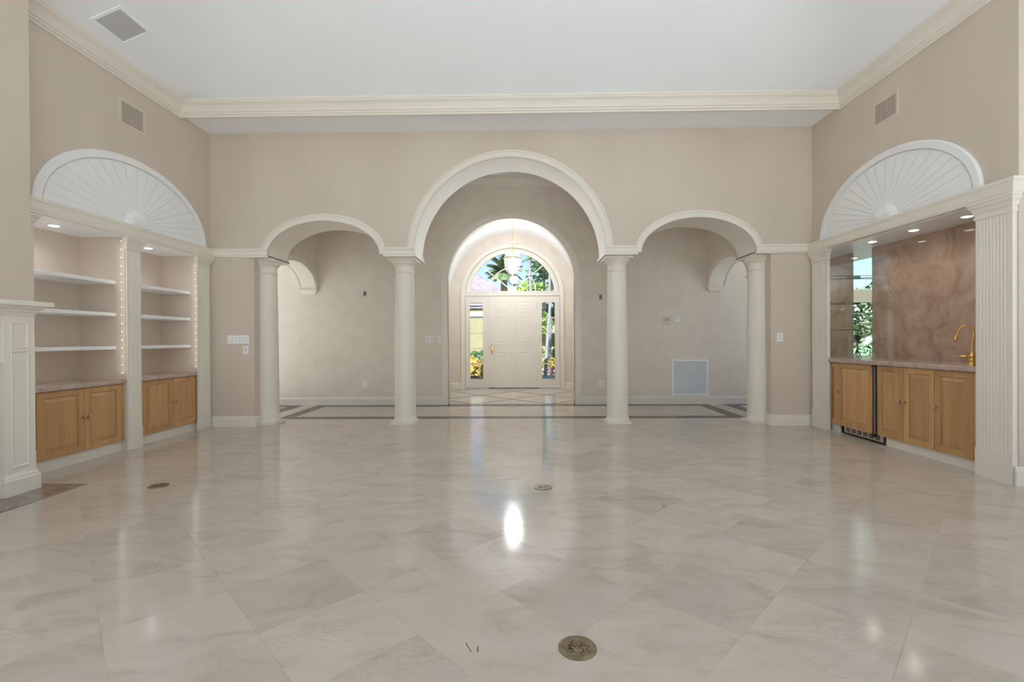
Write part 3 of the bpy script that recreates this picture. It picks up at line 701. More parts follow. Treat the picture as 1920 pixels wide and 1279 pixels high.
countertop(-1, 4.085, 4.051, 5.033, .728, .772, 'pinkish stone countertop on the cabinet by the fireplace')
countertop(-1, 4.085, 5.222, 6.184, .728, .772, 'pinkish stone countertop on the cabinet by the column')
countertop(1, 4.062, 4.118, 6.069, .872, .920, 'long grey-pink stone countertop of the wet bar')
# undercounter refrigerator
t = thing('undercounter_refrigerator', 'undercounter refrigerator with a wood door panel and a steel vent grille', 'refrigerator', (4.35, 5.62, 0))
MB().box(4.12, 4.56, 5.31, 5.945, .097, .868).build('body', STEEL, t)
raised_door(t, 1, 4.088, 5.367, 5.943, .098, .862, 5.920, kz=.54)
MB().box(4.096, 4.12, 5.328, 5.339, .10, .855).build('side_strip', STEEL, t)
MB().box(4.10, 4.13, 5.339, 5.367, .075, .868).build('door_gap', DARKGAP, t)
MB().box(4.102, 4.13, 5.306, 5.328, .09, .868).build('door_gap', DARKGAP, t)
for za, zb in ((.846,.866),(.062,.10)): MB().box(4.086,4.10,5.340,5.370,za,zb).build('hinge', BLACK, t)
gr = MB(); gr.box(4.128,4.14,5.235,5.87,.022,.094); gp = gr.build('grille', STEEL, t)
sl_ = MB()
for k in range(6):
    y1 = 5.835-.094*k
    for q in range(4): sl_.box(4.124,4.13,y1-.068,y1,.038+.0125*q,.045+.0125*q)
sl_.build('vent_slots', DARKGAP, gp)
lg = MB(); lg.box(4.118,4.14,5.212,5.234,0,.093); lg.build('leveling_leg', BLACK, t)
MB().box(4.13,4.15,5.24,5.87,0,.022).build('painted_base_shadow', DARKGAP, t)  # solid dark strip, the shadow below the grille put into its colour

# shelves of the bookcase
for (y0, y1, bay) in ((4.052, 5.029, 'by the fireplace'), (5.226, 6.184, 'by the column')):
    for z, lv in ((1.128, 'lowest'), (1.486, 'middle'), (1.832, 'topmost')):
        m_ = MB(); m_.prism([(-4.588,y0,z-.036),(-4.197,y0,z-.036),(-4.193,y0,z-.032),(-4.193,y0,z-.004),(-4.197,y0,z),(-4.588,y0,z)], (0,y1-y0,0))
        tag(m_.build('shelf', WHITE), 'white painted shelf, %s of the three in the bay %s' % (lv, bay), 'shelf', 'white bookcase shelves')
# niche ceilings (white)
struct('ceiling_bookcase_a', MB().box(-NB,-W-.002,4.05,5.03,2.303,2.311), WHITE, 'pale soffit of the bookcase bay by the fireplace')
struct('ceiling_bookcase_b', MB().box(-NB,-W-.002,5.225,6.185,2.303,2.311), WHITE, 'pale soffit of the bookcase bay by the column')
struct('ceiling_bar', MB().box(W+.002,NB,4.10,6.20,2.303,2.311), WHITE, 'pale soffit of the wet bar niche with three downlights')
# downlights
def downlight(x, y, lab, e=2.2, col=(.97,.96,1.0)):
    z = 2.303; t = thing('downlight', lab, 'downlight', (x, y, z), 'small recessed downlights in the niche soffits')
    MB().lathe([(.055,z),(.055,z-.004),(.046,z-.007),(.042,z-.004),(.042,z)], x, y, 28).build('trim_ring', GRILLE, t, smooth=40)
    MB().lathe([(.027,z-.012),(.038,z-.008),(.040,z-.003),(.040,z)], x, y, 24).build('lens', LAMP, t, smooth=60)
    lamp('downlight_lamp', 'SPOT', (x, y, z-.03), e, t, .06, color=col, spot=150)
downlight(-4.335, 4.50, 'lit downlight in the bookcase bay by the fireplace')
downlight(-4.31, 5.63, 'lit downlight in the bookcase bay by the column')
downlight(4.29, 5.62, 'lit downlight of the wet bar nearest the glass shelves', 2.8, (1,.88,.74))
downlight(4.29, 5.04, 'lit middle downlight of the wet bar', 2.8, (1,.88,.74))
downlight(4.32, 4.48, 'lit downlight of the wet bar above the faucet', 2.8, (1,.88,.74))
# rope lights behind the pilasters
bm_ = MB(); bm_.lathe([(.001,-.006),(.005,-.003),(.005,.003),(.001,.006)], 0, 0, 8)
for y, sg, lab in ((5.027, -1, 'string of small warm bulbs on the bay side of the middle pilaster'), (6.182, -1, 'string of small warm bulbs on the bay side of the end pilaster'),
                   (4.053, 1, 'unseen added string of small warm bulbs on the jamb beside the chimney breast'), (5.228, 1, 'unseen added string of small warm bulbs on the far face of the middle divider')):
    t = thing('rope_light', lab, 'rope light', (-4.125, y, .80), 'rope lights in the bookcase')
    MB().tube([(-4.125,y,.78),(-4.125,y,2.30)], .0035, 6).build('cord', WALL, t)
    b0 = None
    for k in range(17):
        if b0 is None:
            q = bm_.build('bulb', BULB, org=(0,0,0)); b0 = q
        else: q = b0.copy(); COL.objects.link(q)
        q.parent = t; q.location = (.002, .005*sg, .04+.0885*k)
    for k in range(16 if sg < 0 else 5):
        z = .875+.0885*k if sg < 0 else (.90,1.06,1.30,1.66,2.05)[k]
        lamp('rope_and_fill_lamp', 'POINT', (-4.118 if sg < 0 else -4.26, y+sg*.035, z),   .012 if sg < 0 else .33, t, .012 if sg < 0 else .09, color=(1,.95,.9))  # hidden-side lamps stand off their cord, added as fill to brighten the bays
# bar backsplash, mirrors, glass shelves
tag(MB().box(4.577, 4.589, 4.101, 6.02, .920, 2.303).build('marble_backsplash', PINK), 'polished pink-brown marble slab lining the back of the wet bar', 'backsplash')
tag(MB().box(4.092, 4.58, 6.188, 6.20, .920, 2.303).build('mirror', MIRROR), 'mirror panel on the end wall of the wet bar behind the glass shelves', 'mirror')
tag(MB().box(4.579, 4.59, 6.021, 6.188, .920, 2.303).build('mirror', MIRROR), 'narrow mirror strip beside the pink marble slab', 'mirror')
for z, lv in ((1.278, 'lowest'), (1.62, 'middle'), (1.957, 'topmost')):
    t = thing('glass_shelf', '%s of the three glass shelves in the mirrored corner of the wet bar' % lv, 'shelf', (4.33, 6.10, z-.01), 'glass shelves in the wet bar')
    MB().box(4.07, 4.577, 6.027, 6.187, z-.008, z).build('pane', SHELFGLASS, t)
    MB().box(4.07, 4.577, 6.022, 6.027, z-.008, z).build('polished_edge', SHELFEDGE, t)
# faucet
fx, fy, fz = 4.385, 4.50, .920
t = thing('faucet', 'polished gold gooseneck bar faucet with cross handles', 'faucet', (fx, fy, fz))
MB().lathe([(.028,fz),(.028,fz+.006),(.022,fz+.012),(.020,fz+.03),(.024,fz+.036),(.018,fz+.045),(.015,fz+.06)], fx, fy, 20).build('base', GOLD, t, smooth=40)
MB().lathe([(.016,fz+.06),(.021,fz+.066),(.021,fz+.082),(.015,fz+.088),(.014,fz+.108),(.010,fz+.114)], fx, fy, 20).build('body', GOLD, t, smooth=40)
dx, dy = -.085, .055
path = [(0,.11),(0,.17),(-.03,.22),(-.10,.262),(-.11,.29),(0,.335),(.35,.362),(.72,.352),(.93,.315),(1.08,.27)]
sp_ = []
def cr_(p0,p1,p2,p3,t_): return .5*((2*p1)+(-p0+p2)*t_+(2*p0-5*p1+4*p2-p3)*t_*t_+(-p0+3*p1-3*p2+p3)*t_**3)
for i in range(len(path)-1):
    q = [path[max(0,i-1)], path[i], path[i+1], path[min(len(path)-1,i+2)]]
    for k in range(5):
        a = cr_(*[p[0] for p in q], k/5); z = cr_(*[p[1] for p in q], k/5); sp_.append((fx+dx*a, fy+dy*a, fz+z))
sp_.append((fx+dx*path[-1][0], fy+dy*path[-1][0], fz+path[-1][1]))
MB().tube(sp_, .0065, 10).build('spout', GOLD, t, smooth=60)
e = Vector(sp_[-1]); d_ = Vector((dx*.12, dy*.12, -.075)).normalized()
MB().tube([e-d_*.005, e+d_*.01, e+d_*.03, e+d_*.045, e+d_*.052, e+d_*.062], [.007,.012,.017,.013,.009,.008], 14).build('spray_head', GOLD, t, smooth=60)
for s_ in (-1, 1):
    a = Vector((fx, fy, fz+.074)); u_ = Vector((.75*s_, -.66*s_, 0)).normalized()
    hp = MB().tube([a+u_*.018, a+u_*.03, a+u_*.034, a+u_*.05, a+u_*.07, a+u_*.085, a+u_*.092], [.007,.007,.013,.014,.012,.008,.003], 12).build('handle', GOLD, t, smooth=60)
    MB().tube([a+u_*.088, a+u_*.135], [.0035,.0015], 6).build('lever', GOLD, hp)

# ------------------------------------------------------------------ fireplace
X0, X1 = -W, -3.83
boxes('wall_chimney', WALL, 'of the fireplace', [('', 'tan chimney breast', (X0,X1,1.72,3.80,.92,4.6)), ('pier_near', 'tan pier on the near side', (X0,X1,1.72,2.20,-.12,.92)), ('pier_far', 'tan pier on the bookcase side', (X0,X1,3.35,3.80,-.12,.92))])
fb = MB(); fb.box(-4.085,-4.07,2.20,3.35,0,.92).box(-4.07,-3.84,2.20,2.22,0,.92).box(-4.07,-3.84,3.33,3.35,0,.92).box(-4.07,-3.84,2.22,3.33,.90,.92)
tag(fb.build('firebox', FIRE), 'dark sooty firebox opening inside the cream mantel', 'firebox')
tag(MB().box(-3.829,-3.432,1.72,3.856,-.002,.004).build('hearth_slab', HEARTH), 'brown marble hearth slab set flush in the tile floor before the mantel', 'hearth')
t = thing('fireplace_mantel', 'cream panelled fireplace mantel with a stepped cornice shelf', 'mantel', (-3.75, 2.8, 0))
for y0, y1 in ((3.51, 3.74), (1.86, 2.09)):
    l = MB(); l.box(-3.829,-3.742,y0,y1,.004,1.40); L_ = l.build('leg', CREAM, t)
    p = MB()
    for za, zb in ((.215, .985+.12), (1.135, 1.325)):
        p.rings((-3.742,y0+.055,za),(0,1,0),(0,0,1),(1,0,0),y1-y0-.11,zb-za,[(-.008,0),(-.008,.004),(0,.007),(.008,.002),(.018,-.001)],cap=True)
    p.build('raised_panel', CREAM, L_)
    b = MB(); rows = [[(-3.829,y0-k,z),(-3.742+k,y0-k,z),(-3.742+k,y1+k,z),(-3.829,y1+k,z)] for k, z in ((.022,.004),(.022,.118),(.016,.128),(.016,.14),(.006,.152),(.002,.17))]
    b.grid(rows, cv=True); b.face(rows[0]); b.face(rows[-1]); b.build('leg_base', CREAM, L_)
f_ = MB(); f_.box(-3.829,-3.752,2.09,3.51,1.02,1.40); f_.build('frieze', CREAM, t)
c = MB(); prof = [(.0,1.384),(.006,1.386),(.006,1.40),(.014,1.41),(.02,1.418),(.022,1.43),(.034,1.436),(.042,1.444),(.046,1.46)]
rows = [[(-3.829,1.86-k,z),(-3.742+k,1.86-k,z),(-3.742+k,3.74+k,z),(-3.829,3.74+k,z)] for k, z in prof]
c.grid(rows, cv=True); c.face(rows[0]); c.face(rows[-1]); c.build('cornice', CREAM, t)
c = MB(); k = .082; rows = [[(-3.829,1.86-q,z),(-3.742+q,1.86-q,z),(-3.742+q,3.74+q,z),(-3.829,3.74+q,z)] for q, z in ((k-.004,1.459),(k,1.463),(k,1.494),(k-.004,1.498))]
c.grid(rows, cv=True); c.face(rows[0]); c.face(rows[-1]); c.build('shelf', CREAM, t)

# ------------------------------------------------------------------ vents and grilles
def wallvent(s, y0, y1, z0, z1, lab):
    t = thing('air_register', lab, 'vent', (s*W, (y0+y1)/2, z0), 'tan air registers high on the walls')
    f = MB(); f.rings((s*W, y0-.03, z0-.03), (0,1,0), (0,0,1), (-s,0,0), y1-y0+.06, z1-z0+.06, [(0,0),(.004,.006),(.028,.006),(.030,.001)], cap=False); f.build('frame', VENT, t)
    MB().box(*sorted((s*(W-.001), s*(W-.0025))), y0, y1, z0, z1).build('duct', VENTDARK, t)
    n = 14; s0 = None
    for k in range(n):
        yc = y0+(y1-y0)*(k+.5)/n
        if s0 is None:
            m_ = MB(); m_.prism([(s*(W-.002), yc-.004, z0),(s*(W-.002), yc+.004, z0),(s*(W-.006), yc+.004, z0),(s*(W-.006), yc-.004, z0)], (0,0,z1-z0)); s0 = m_.build('slat', VENT, t); yb_ = yc
        else:
            c = s0.copy(); COL.objects.link(c); c.location.y += yc-yb_
wallvent(-1, 4.998, 5.291, 3.535, 3.755, 'tan air register above the bookcase sunburst')
wallvent(1, 5.012, 5.304, 3.520, 3.725, 'tan air register above the wet bar sunburst')
# return air grille in the hall
x0, x1, z0, z1 = 2.872, 3.527, .15, .80
t = thing('return_air_grille', 'white return air grille with horizontal louvres low on the hall wall', 'grille', ((x0+x1)/2, YB, z0))
f = MB(); f.rings((x0, YB, z0), (1,0,0), (0,0,1), (0,-1,0), x1-x0, z1-z0, [(0,0),(.004,.014),(.036,.014),(.040,.002)], cap=False); f.build('frame', PLASTIC, t)
MB().box(x0+.035, x1-.035, YB-.002, YB-.001, z0+.035, z1-.035).build('filter', VENTDARK, t)
s0 = None; n = 26
for k in range(n):
    zc = z0+.042+(z1-z0-.084)*(k+.5)/n
    if s0 is None:
        m_ = MB(); m_.prism([(x0+.037, YB-.003, zc+.006),(x0+.037, YB-.003, zc+.008),(x0+.037, YB-.013, zc-.008),(x0+.037, YB-.013, zc-.0105)], (x1-x0-.074,0,0)); s0 = m_.build('louvre', GRILLE, t); zb_ = zc
    else: c = s0.copy(); COL.objects.link(c); c.location.z += zc-zb_
# ceiling speaker / register on the sloped ceiling
def onslope(x): return ZC+SL*(x+XI)
xa, xb, ya, yb = -3.865, -3.565, 4.375, 4.765
nv = Vector((SL, 0, -1)).normalized(); us = Vector((1, 0, SL)).normalized(); L_ = (xb-xa)*math.sqrt(1+SL*SL)
o = Vector((xa, ya, onslope(xa)))
t = thing('ceiling_return_register', 'square white-framed grey register on the sloped ceiling', 'vent', tuple(o))
f = MB(); f.rings(o, us, (0,1,0), nv, L_, yb-ya, [(0,-.004),(.003,.008),(.03,.010),(.034,.004),(.036,-.002)], cap=False); f.build('frame', CEIL, t)
f = MB(); f.rings(o, us, (0,1,0), nv, L_, yb-ya, [(.032,-.002),(.034,.004),(.04,.005)]); f.build('perforated_face', PERF, t)

# ------------------------------------------------------------------ wall plates
def plate_y(name, xc, zc, w_, h_, yf, lab, cat, kind, m=PLASTIC, group=None):
    t = thing(name, lab, cat, (xc, yf, zc-h_/2), group)
    o = (xc-w_/2, yf, zc-h_/2)
    p = MB(); p.rings(o, (1,0,0), (0,0,1), (0,-1,0), w_, h_, [(0,0),(0,.003),(.003,.007)]); p.build('plate', m, t)
    if kind[0] == 'sw':
        n = kind[1]
        for k in range(n):
            xx = xc-w_/2+w_*(k+.5)/n; q = MB()
            q.rings((xx-.0165, yf-.007, zc-.033), (1,0,0), (0,0,1), (0,-1,0), .033, .066, [(0,0),(.001,.003),(.004,.0045)]); q.build('rocker', PLASTIC2, t)
    if kind[0] == 'keys':
        n = kind[1]
        for k in range(n):
            xx = xc-w_/2+w_*(k+.5)/n
            for j in range(3):
                q = MB(); q.box(xx-.011, xx+.011, yf-.010, yf-.006, zc-.036+.026*j, zc-.036+.026*j+.018); q.build('button', PLASTIC2, t)
    if kind[0] == 'out':
        for dz in (-.02, .02):
            q = MB(); q.rings((xc-.016, yf-.007, zc+dz-.014), (1,0,0), (0,0,1), (0,-1,0), .032, .028, [(0,0),(.002,.002)]); R_ = q.build('receptacle', PLASTIC2, t)
            for sx in (-.0065, .0065): MB().box(xc+sx-.0015, xc+sx+.0015, yf-.0095, yf-.0085, zc+dz-.004, zc+dz+.006).build('slot', DARKGAP, R_)
    return t
plate_y('switch_plate', -3.711, 1.194, .30, .117, YA, 'wide white six-gang keypad plate on the wall end by the bookcase', 'switch plate', ('keys', 6))
plate_y('switch_plate', -3.604, 1.051, .074, .112, YA, 'small white single switch plate just below the wide keypad plate', 'switch plate', ('sw', 1))
plate_y('switch_plate', 3.653, 1.186, .084, .122, YA, 'white keypad plate on the wall end by the wet bar', 'switch plate', ('keys', 1))
plate_y('switch_plate', -1.472, 1.189, .15, .118, YB, 'white double switch plate on the plaster wall by the foyer arch', 'switch plate', ('sw', 2))
plate_y('switch_plate', -1.292, 1.190, .076, .118, YB, 'white single switch plate touching the foyer arch casing', 'switch plate', ('sw', 1))
plate_y('outlet', -2.66, .364, .076, .12, YB, 'white outlet low on the plaster wall in the bookcase arch', 'outlet', ('out',))
plate_y('outlet', 1.62, .366, .08, .12, YB, 'white outlet low on the plaster wall by the foyer arch', 'outlet', ('out',))
t = plate_y('thermostat', 2.80, 1.50, .175, .14, YB, 'old beige thermostat plate with a dark slot on the plaster wall', 'thermostat', ('none',), BEIGEP)
MB().box(2.745, 2.83, YB-.018, YB-.006, 1.475, 1.535).build('cover', BEIGEP, t); MB().box(2.76, 2.812, YB-.020, YB-.018, 1.502, 1.516).build('slot', DARKGAP, t)
t = plate_y('thermostat', 2.972, 1.516, .112, .085, YB, 'small white thermostat beside the beige plate', 'thermostat', ('none',))
MB().box(2.93, 3.014, YB-.022, YB-.006, 1.482, 1.550).build('housing', PLASTIC, t); MB().box(2.945, 2.99, YB-.0235, YB-.022, 1.505, 1.535).build('screen', PLASTIC2, t)
for xc, zc, lab in ((-2.65, 2.02, 'small grey sconce junction box on the plaster wall in the bookcase arch'), (1.61, 1.93, 'small grey sconce junction box on the plaster wall by the foyer arch')):
    t = thing('junction_box', lab, 'junction box', (xc, YB, zc-.04))
    MB().box(xc-.028, xc+.028, YB-.004, YB, zc-.05, zc+.05).build('cover', mat('taupe_cover', (.40,.345,.295), (.42,.36,.31), rough=.6, scale=9), t)
    MB().box(xc-.017, xc+.017, YB-.008, YB-.004, zc-.034, zc+.03).build('opening', mat('dark_taupe', (.16,.135,.11), (.18,.15,.125), rough=.7, scale=9), t)

# ------------------------------------------------------------------ floor outlet covers
def floorcover(x, y, lab, detail, rot=0.):
    R = .073; z = .001
    t = thing('floor_outlet', lab, 'floor outlet', (x, y, 0), 'round brass floor outlets')
    d = MB().lathe([(R,0.0),(R,.0035),(R-.004,.0055),(R-.010,.0055),(R-.011,.0045),(.002,.0045)], x, y, 40).build('cover', BRONZE, t, smooth=40)
    for sy in (-.019, .019):
        cx, cy = x, y+sy; n = 8
        ring = MB(); a = [(cx+.024*math.cos(2*PI*(k+.5)/n), cy+.019*math.sin(2*PI*(k+.5)/n)) for k in range(n)]; b = [(cx+.021*math.cos(2*PI*(k+.5)/n), cy+.0165*math.sin(2*PI*(k+.5)/n)) for k in range(n)]
        ring.grid([[(p[0],p[1],.0046) for p in a],[(p[0],p[1],.0054) for p in a],[(p[0],p[1],.0054) for p in b],[(p[0],p[1],.0046) for p in b]], cu=True, cv=True)
        ring.build('cap_groove', DARKGAP, t)
        MB().lathe([(.0195,.0045),(.0185,.0058),(.002,.0058)], cx, cy, 8).build('plug_cap', BRONZE, t)
    h = MB()
    for ax, ay, q in ((-.028,.008,.0055),(-.028,-.008,.006),(.034,.010,.003),(.035,-.011,.003),(-.026,-.03,.003),(.045,.004,.0035)):
        h.lathe([(q,.0046),(q,.0055)], x+ax, y+ay, 8)
    h.build('slots', DARKGAP, t)
floorcover(.364, 1.806, 'round aged brass floor outlet with two caps, beside two small tile chips', True)
floorcover(.329, 3.765, 'round aged brass floor outlet lying in the bright door reflection', True)
floorcover(-2.797, 3.805, 'round aged brass floor outlet near the hearth and bookcase', True)
ch = MB(); ch.prism([(-.068,1.832,-.001),(-.062,1.832,-.001),(-.036,1.778,-.001),(-.040,1.780,-.001)], (0,0,.0016))
o = ch.build('tile_chip', VENTDARK, floor)
ch = MB(); ch.prism([(-.020,1.816,-.001),(-.014,1.812,-.001),(-.011,1.780,-.001),(-.017,1.779,-.001)], (0,0,.0016))
o = ch.build('tile_chip', VENTDARK, floor)

# ------------------------------------------------------------------ front door, sidelights, fanlight
# casing
t = archivolt(EX, EZ, ER, ER, YD, YD2, .098)
for s in (-1, 1):
    xa, xb = sorted((EX+s*(ER-.006), EX+s*(ER+.098)))
    t.box(xa, xb, YD-.02, YD, 0, EZ)
    xa, xb = sorted((EX+s*(ER+.074), EX+s*(ER+.098))); t.box(xa, xb, YD-.028, YD-.02, 0, EZ)
    xa, xb = sorted((EX+s*(ER-.012), EX+s*ER)); t.box(xa, xb, YD-.02, YD2, 0, EZ)
trim(t, 'cream casing around the arched front door unit', smooth=30)
Y0, Y1 = YD+.03, YD+.10
# mullions and transom bar
t = MB()
for xa, xb in ((-.628,-.570),(.552,.606)): t.box(xa, xb, Y0, Y1, 0, 2.225)
t.box(EX-ER+.006, EX+ER-.006, Y0-.012, Y1, 2.225, 2.335)
t.box(EX-ER+.006, EX+ER-.006, Y0-.02, Y0-.012, 2.30, 2.335)
trim(t, 'cream mullions and transom bar of the front door unit')
# door leaf
D = struct('door_1', MB().box(-.568,.55,Y0+.012,Y0+.05,.012,2.222), CREAM, 'cream six-panel front door with an oval brass handle plate')
dx0, dw, dz0, dh = -.568, 1.118, .012, 2.21
for ca, cb in ((.11,.443),(.554,.885)):
    for ra, rb in ((.063,.166),(.232,.522),(.614,.897)):
        p = MB(); p.rings((dx0+dw*ca, Y0+.012, dz0+dh*(1-rb)), (1,0,0), (0,0,1), (0,-1,0), dw*(cb-ca), dh*(rb-ra), [(-.012,0),(-.010,.006),(0,.006),(.006,-.004),(.014,-.006),(.045,.004)]); p.build('panel', CREAM, D)
hx, hz = -.512, .945
pl = MB(); rows = [[(hx+.030*k*math.cos(a), Y0+.012-d, hz+.125*k*math.sin(a)) for a in [2*PI*i/28 for i in range(28)]] for k, d in ((1,0),(1,.004),(.85,.008))]
pl.grid(rows, cv=True); pl.face(rows[-1]); H_ = pl.build('handle_plate', BRASS, D, smooth=40)
MB().tube([(hx,Y0+.004,hz+.05),(hx,Y0-.03,hz+.04),(hx,Y0-.038,hz),(hx,Y0-.03,hz-.045),(hx,Y0+.004,hz-.055)], .009, 10).build('handle', BRASS, H_, smooth=60)
MB().tube([(hx,Y0+.014,.715),(hx,Y0+.008,.715)], .012, 12).build('peg_lock', BRASS, D)
for z in (1.98, 1.10, .22):
    MB().box(.550, .562, Y0-.004, Y0+.02, z-.055, z+.055).build('hinge', BRASS, D)
trim(MB().box(-.60,.60,Y0-.01,YD2,-.012,.012), 'dark threshold strip under the front door', DMARBLE)
# sidelights
def sidelight(n, x0, x1, gx0, gx1, lab):
    f = MB(); z0, z1 = .222, 2.062
    f.box(x0, gx0, Y0+.015, Y1-.01, .012, 2.225).box(gx1, x1, Y0+.015, Y1-.01, .012, 2.225).box(gx0, gx1, Y0+.015, Y1-.01, .012, z0).box(gx0, gx1, Y0+.015, Y1-.01, z1, 2.225)
    for (a, b, c, d) in ((gx0-.014,gx0,z0-.014,z1+.014),(gx1,gx1+.014,z0-.014,z1+.014),(gx0,gx1,z0-.014,z0),(gx0,gx1,z1,z1+.014)): f.box(a, b, Y0+.007, Y0+.015, c, d)
    o = struct('window_%d' % n, f, CREAM, lab)
    m_ = MB()
    for k in range(1, 5):
        z = z0+(z1-z0)*k/5; MB().box(gx0, gx1, Y0+.03, Y1-.02, z-.011, z+.011).build('muntin', CREAM, o)
    for k in range(5):
        a, b = z0+(z1-z0)*k/5, z0+(z1-z0)*(k+1)/5
        MB().box(gx0-.002, gx1+.002, Y0+.042, Y0+.046, a+.008, b-.008).build('pane', GLASS, o)
sidelight(7, EX-ER+.012, -.628, -1.045, -.733, 'narrow five-pane sidelight on the latch side of the front door')
sidelight(8, .606, EX+ER-.012, .688, .998, 'narrow five-pane sidelight on the hinge side of the front door')
# fanlight
GR = 1.02; zb = 2.335
f = MB(); o_ = ell(EX, EZ, ER-.012, ER-.012, 48); i_ = ell(EX, EZ, GR, GR, 48); j_ = ell(EX, EZ, GR+.05, GR+.05, 48)
f.grid([[(x, Y0+.0, z) for x, z in o_],[(x, Y0+.0, z) for x, z in j_],[(x, Y0+.02, z) for x, z in i_],[(x, Y1, z) for x, z in i_],[(x, Y1, z) for x, z in o_]], cu=True)
fan = struct('window_9', f, CREAM, 'half-round fanlight with radiating muntins over the front door', smooth=30)
g_ = MB(); th0 = math.asin((zb-.01-EZ)/(GR+.005)); pts = ell(EX, EZ, GR+.005, GR+.005, 48, th0, PI-th0)
g_.prism([(x, Y0+.044, z) for x, z in pts], (0,.004,0)); g_.build('pane', GLASS, fan)
ia = ell(EX, zb, .575, .575, 32); ib = ell(EX, zb, .551, .551, 32)
MB().grid([[(x, Y0+.03, z) for x, z in ia],[(x, Y0+.03, z) for x, z in ib],[(x, Y1-.02, z) for x, z in ib],[(x, Y1-.02, z) for x, z in ia]], cu=True).build('arc_muntin', CREAM, fan, smooth=30)
ha = ell(EX, zb, .115, .115, 20); MB().prism([(x, Y0+.026, z) for x, z in ha], (0, Y1-Y0-.04, 0)).build('hub', CREAM, fan)
for a in (PI*.23, PI/2, PI*.77):
    c, s_ = math.cos(a), math.sin(a); R1 = 1.0
    for R1 in (.9+.03*abs(c),):
        p0 = Vector((EX+.1*c, 0, zb+.1*s_)); p1 = Vector((EX+R1*c*1.06, 0, zb+R1*s_)); n_ = Vector((-s_, 0, c))*.012
        q = [p0+n_, p1+n_, p1-n_, p0-n_]
        MB().prism([(v.x, Y0+.03, v.z) for v in q], (0, Y1-Y0-.05, 0)).build('radial_muntin', CREAM, fan)

# ------------------------------------------------------------------ lantern
lx, ly = .005, 10.0; zr = 2.895
zap = 2.19+math.sqrt(vr*vr-lx*lx)
t = thing('bell_lantern', 'bell jar glass lantern hanging on a brass rod from the foyer vault', 'lantern', (lx, ly, 2.48))
MB().lathe([(.07,zap+.004),(.068,zap-.012),(.045,zap-.026),(.012,zap-.034)], lx, ly, 24).build('canopy', BRASS, t, smooth=40)
MB().tube([(lx,ly,zap-.02),(lx,ly,3.10)], .006, 8).build('rod', BRASS, t)
MB().lathe([(.012,3.26),(.03,3.25),(.10,3.225),(.135,3.20),(.138,3.196),(.10,3.218),(.03,3.24),(.012,3.245)], lx, ly, 28, cap=False).build('smoke_bell', JAR, t, smooth=50)
for k in range(3):
    a = PI/2+2*PI*k/3
    MB().tube([(lx+.012*math.cos(a),ly+.012*math.sin(a),3.20),(lx+.172*math.cos(a),ly+.172*math.sin(a),zr+.02)], .005, 6).build('hanger', BRASS, t)
MB().lathe([(.150,3.005),(.156,2.98),(.165,2.93),(.178,2.90),(.176,2.84),(.170,2.76),(.155,2.67),(.125,2.60),(.08,2.555),(.03,2.535),(.012,2.533)], lx, ly, 32, cap=False).build('glass_jar', JAR, t, smooth=60)
MB().lathe([(.176,2.90),(.192,2.894),(.194,2.882),(.180,2.872),(.174,2.878)], lx, ly, 32, cap=False).build('rim_band', BRASS, t, smooth=40)
MB().lathe([(.014,2.533),(.022,2.52),(.014,2.505),(.006,2.488)], lx, ly, 16).build('finial', BRASS, t, smooth=40)
MB().tube([(lx,ly,3.11),(lx,ly,2.66)], .007, 8).build('stem', BRASS, t)
for k in range(3):
    a = PI/6+2*PI*k/3; px, py = lx+.06*math.cos(a), ly+.06*math.sin(a)
    c = MB().tube([(lx,ly,2.66),((lx+px)/2,(ly+py)/2,2.645),(px,py,2.66),(px,py,2.69)], .005, 6).build('arm', BRASS, t)
    MB().lathe([(.011,2.69),(.011,2.765),(.006,2.768)], px, py, 10).build('candle', PLASTIC, c)
    MB().lathe([(.006,2.768),(.013,2.79),(.009,2.815),(.002,2.84)], px, py, 10).build('bulb', FLAME, c, smooth=60)
lamp('lantern_lamp', 'POINT', (lx, ly, 2.80), 36, t, .12, color=(.93,.96,1.0))

# ------------------------------------------------------------------ photographer's tripod (seen only in the bar mirror)
t = thing('camera_tripod', 'black camera tripod standing in the middle of the room', 'tripod', (.15, -.20, 0))
for a in (PI/2+.5, PI/2+.5+2*PI/3, PI/2+.5+4*PI/3):
    MB().tube([(.15,-.20,.86),(.15+.20*math.cos(a),-.20+.20*math.sin(a),.42),(.15+.36*math.cos(a),-.20+.36*math.sin(a),.002)], [.017,.014,.010], 8).build('leg', BLACK, t)
MB().tube([(.15,-.20,.80),(.15,-.20,1.06)], .015, 10).build('center_column', BLACK, t)
MB().box(.11,.19,-.24,-.16,1.05,1.11).build('head', BLACK, t)
cb_ = MB(); cb_.box(.08,.22,-.27,-.17,1.11,1.215).box(.12,.18,-.25,-.19,1.215,1.24); cb_.build('camera_body', BLACK, t)

# ------------------------------------------------------------------ outdoors
def ground(name, x0, x1, y0, y1, z, m, lab, cat='ground'):
    o = MB().box(x0, x1, y0, y1, z-.2, z).build(name, m); tag(o, lab, cat); o['kind'] = 'structure'; return o
ground('lawn', -60, 60, 11.0, 80, -.10, LAWN, 'green lawn of the front garden')
ground('front_walkway', -6, 6, 11.6, 16.0, -.05, mat('grey_front_pavers', (.22,.215,.22), (.26,.255,.26), rough=.8, scale=3, detail=6), 'pale paved walkway before the front door')
ground('patio', -30, 30, -16, YW-.2, -.06, PAVE, 'pale paved patio outside the glazed doors')
ground('back_lawn', -60, 60, -60, -16, -.10, LAWN, 'lawn beyond the patio')
ground('side_patio_a', -30, -7.0, -4.4, 11.0, -.06, PAVE, 'pale paving on the bookcase side of the house')
ground('side_patio_b', 7.0, 30, -4.4, 11.0, -.06, PAVE, 'pale paving on the bar side of the house')
